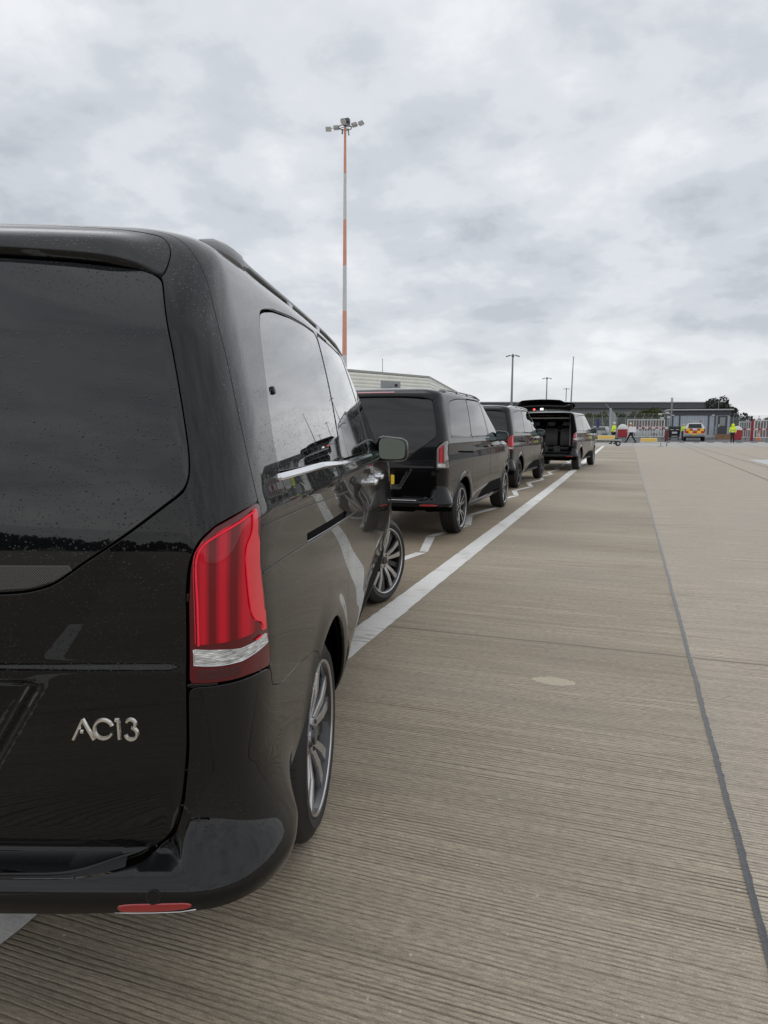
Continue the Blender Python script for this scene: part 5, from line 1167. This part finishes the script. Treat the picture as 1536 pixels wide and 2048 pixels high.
def person(loc,rz,label,jacket,trouser=BLK,stride=.0,arms=((.0,.0),(.0,.0)),hood=None,h=1.78,hair=None,group=None,sub=1,lean=0,tape=True):
    o=empty('person',loc,rz); tag(o,label,'person',group); s=h/1.78; o.scale=(s,s,s)
    # x right, y forward; stride = half distance between the feet
    f=[(-.10,-stride,0),(.10,stride,0)]
    def legp(sx,k): 
        fy=f[k][1]; hip=(sx*.09,0,.90); knee=(sx*.10,fy*.45+.05,.48); ank=(sx*.10,fy,.09); toe=(sx*.11,fy+.17,.045); return hip,knee,ank,toe
    H=[legp(-1,0),legp(1,1)]
    A=[]
    for k,sx in enumerate((-1,1)):
        fw_,up_=arms[k]; sh=(sx*.19,lean,1.44); el=(sx*.26,lean+.24*fw_-.02,1.44-.28*(1-.35*fw_)); wr=(sx*(.25-.10*fw_),lean+.12*fw_+.34*fw_,1.44-.28*(1-.35*fw_)-.25*(1-1.1*fw_)+up_); A.append((sh,el,wr))
    nd=[((0,0,.95),(.13,.10)),((0,lean*.5,1.2),(.14,.10)),((0,lean,1.43),(.12,.09)),((0,lean,1.53),.055),((0,lean+.015,1.60),(.070,.080)),((0,lean+.01,1.68),(.078,.092)),((0,lean+.005,1.745),(.06,.07))]; ed=[(0,1),(1,2),(2,3),(3,4),(4,5),(5,6)]
    nd.append(((0,lean+.115,1.64),(.014,.018))); ed.append((5,7))
    for sx in (-1,1): nd.append(((sx*.088,lean,1.655),(.012,.02))); ed.append((5,len(nd)-1))
    for k in (0,1):
        b=len(nd); hip,kn,an,toe=H[k]; nd+=[(hip,.085),(kn,.055),(an,.04),(toe,.035)]; ed+=[(0,b),(b,b+1),(b+1,b+2),(b+2,b+3)]
        b=len(nd); sh,el,wr=A[k]; fw_=arms[k][0]; nd+=[(sh,.055),(el,.042),(wr,.028)]; ed+=[(2,b),(b,b+1),(b+1,b+2)]
        dv=Vector(wr)-Vector(el); dv.normalize(); pm=Vector(wr)+dv*.06; nd.append((tuple(pm),(.038,.018))); ed.append((b+2,b+3)); side_=Vector((1,0,0)) if fw_<.5 else Vector((1,0,0)); side_=Vector((0,1,0)) if fw_<.3 else side_
        for q_,(off,ll) in enumerate(((-.028,.062),(-.010,.075),(.009,.070),(.026,.055))):
            r0=pm+side_*off+dv*.02; t0=r0+dv*ll*.6; t1=t0+dv*ll*.4+Vector((-.012 if k else .012,0,0)); c0=len(nd); nd+=[(tuple(r0),.010),(tuple(t0),.009),(tuple(t1),.008)]; ed+=[(b+3,c0),(c0,c0+1),(c0+1,c0+2)]
        c0=len(nd); th=Vector(wr)+side_*.035+dv*.03; nd+=[(tuple(th),.011),(tuple(th+dv*.045+side_*.012),.009)]; ed+=[(b+2,c0),(c0,c0+1)]
    skin_mesh('body',nd,ed,SKIN,o,1)
    # jacket
    jn=[((0,0,.88),(.185,.135)),((0,lean*.3,1.02),(.185,.14)),((0,lean*.6,1.25),(.19,.14)),((0,lean,1.42),(.17,.12)),((0,lean,1.50),(.09,.085))]; je=[(0,1),(1,2),(2,3),(3,4)]
    for k in (0,1):
        b=len(jn); sh,el,wr=A[k]; jn+=[(sh,.085),(el,.068),(wr,.052)]; je+=[(3,b),(b,b+1),(b+1,b+2)]
    jk=skin_mesh('jacket',jn,je,jacket,o,2)
    tn=[((0,0,.93),(.15,.115))]; te=[]
    for k in (0,1):
        b=len(tn); hip,kn,an,toe=H[k]; tn+=[(hip,.10),(kn,.075),((an[0],an[1],an[2]+.02),.058)]; te+=[(0,b),(b,b+1),(b+1,b+2)]
    skin_mesh('trousers',tn,te,trouser,o,2)
    for k in (0,1):
        hip,kn,an,toe=H[k]; mb=MB(); mb.sph((an[0],an[1]+.07,.05),.12,(.42,1.15,.42),12); mb.sph((an[0],an[1],.10),.06,(1,1,1.2),10); mb.build('boot',BOOT,o,True)
    if tape:
        for z_ in (1.02,1.20):
            V=[];F=[]
            for i in range(24):
                a=2*math.pi*i/24
                for dz in (-.03,.03): V.append((.205*math.cos(a),lean*(.3 if z_<1.1 else .5)+.158*math.sin(a),z_+dz))
            for i in range(24): a=2*i; b=2*((i+1)%24); F.append([a,b,b+1,a+1])
            mk('reflective_band',V,F,SILV,jk,True)
    mb=MB()
    if hood: mb.sph((0,lean-.015,1.66),.135,(1.0,1.08,1.22),16); mb.cyl((0,lean,1.45),(0,lean,1.58),.12,.11,n=14); mb.build('hood',hood,o,True)
    else:
        mb.sph((0,lean-.015,1.69),.105,(.92,1.08,1.0),16); mb.build('cap' if hair is None else 'hair',hair or HIVIS,o,True)
        for sx in (-1,1): mb=MB(); mb.sph((sx*.033,lean+.094,1.655),.010); mb.build('eye',RUBBER,o,True)
        mb=MB(); mb.sph((0,lean+.090,1.595),.02,(1.2,.4,.35)); mb.build('mouth',mat('lips',(.35,.12,.10),.5,var=.05),o,True)
    return o
pyw=R_(19)
person(at(1464.5,60.5),R_(-8),'person in a hooded yellow hi-vis jacket walking away beside the right red cabinet',HIVIS,stride=.05,hood=HIVIS,h=1.66,arms=((.12,.0),(.12,.0)))
person(at(1227,56.5),R_(75),'person in a yellow hi-vis jacket behind the low yellow barrier board',HIVIS,stride=.2,h=1.80,hair=WG,arms=((.3,.0),(.3,.0)))
person(at(1262,61.5),R_(95),'striding person in orange hi-vis and pale cap carrying a white board',HIORG,stride=.40,h=1.78,hair=mat('pale_cap',(.62,.66,.40),.7,var=.05),arms=((.5,-.05),(.5,-.05)),lean=.10)
person(at(1365.5,74),R_(40),'mostly hidden hi-vis person at the left side of the patrol vehicle',HIVIS,h=1.72,hair=mat('pale_cap',(.6,.6,.4)))
o=at(1263.5,61.0); mb=MB(); mb.box((0,0,0),(.68,.04,.48),bev=.008); bdn=mb.build('carried_board',mat('white_board',(.74,.74,.78),.4,var=.06,vscale=5),None); bdn.location=(o.x,o.y,zat(859,61)); bdn.rotation_euler=(0,0,R_(12)); tag(bdn,'large white rectangular board held by the striding man in orange','board')
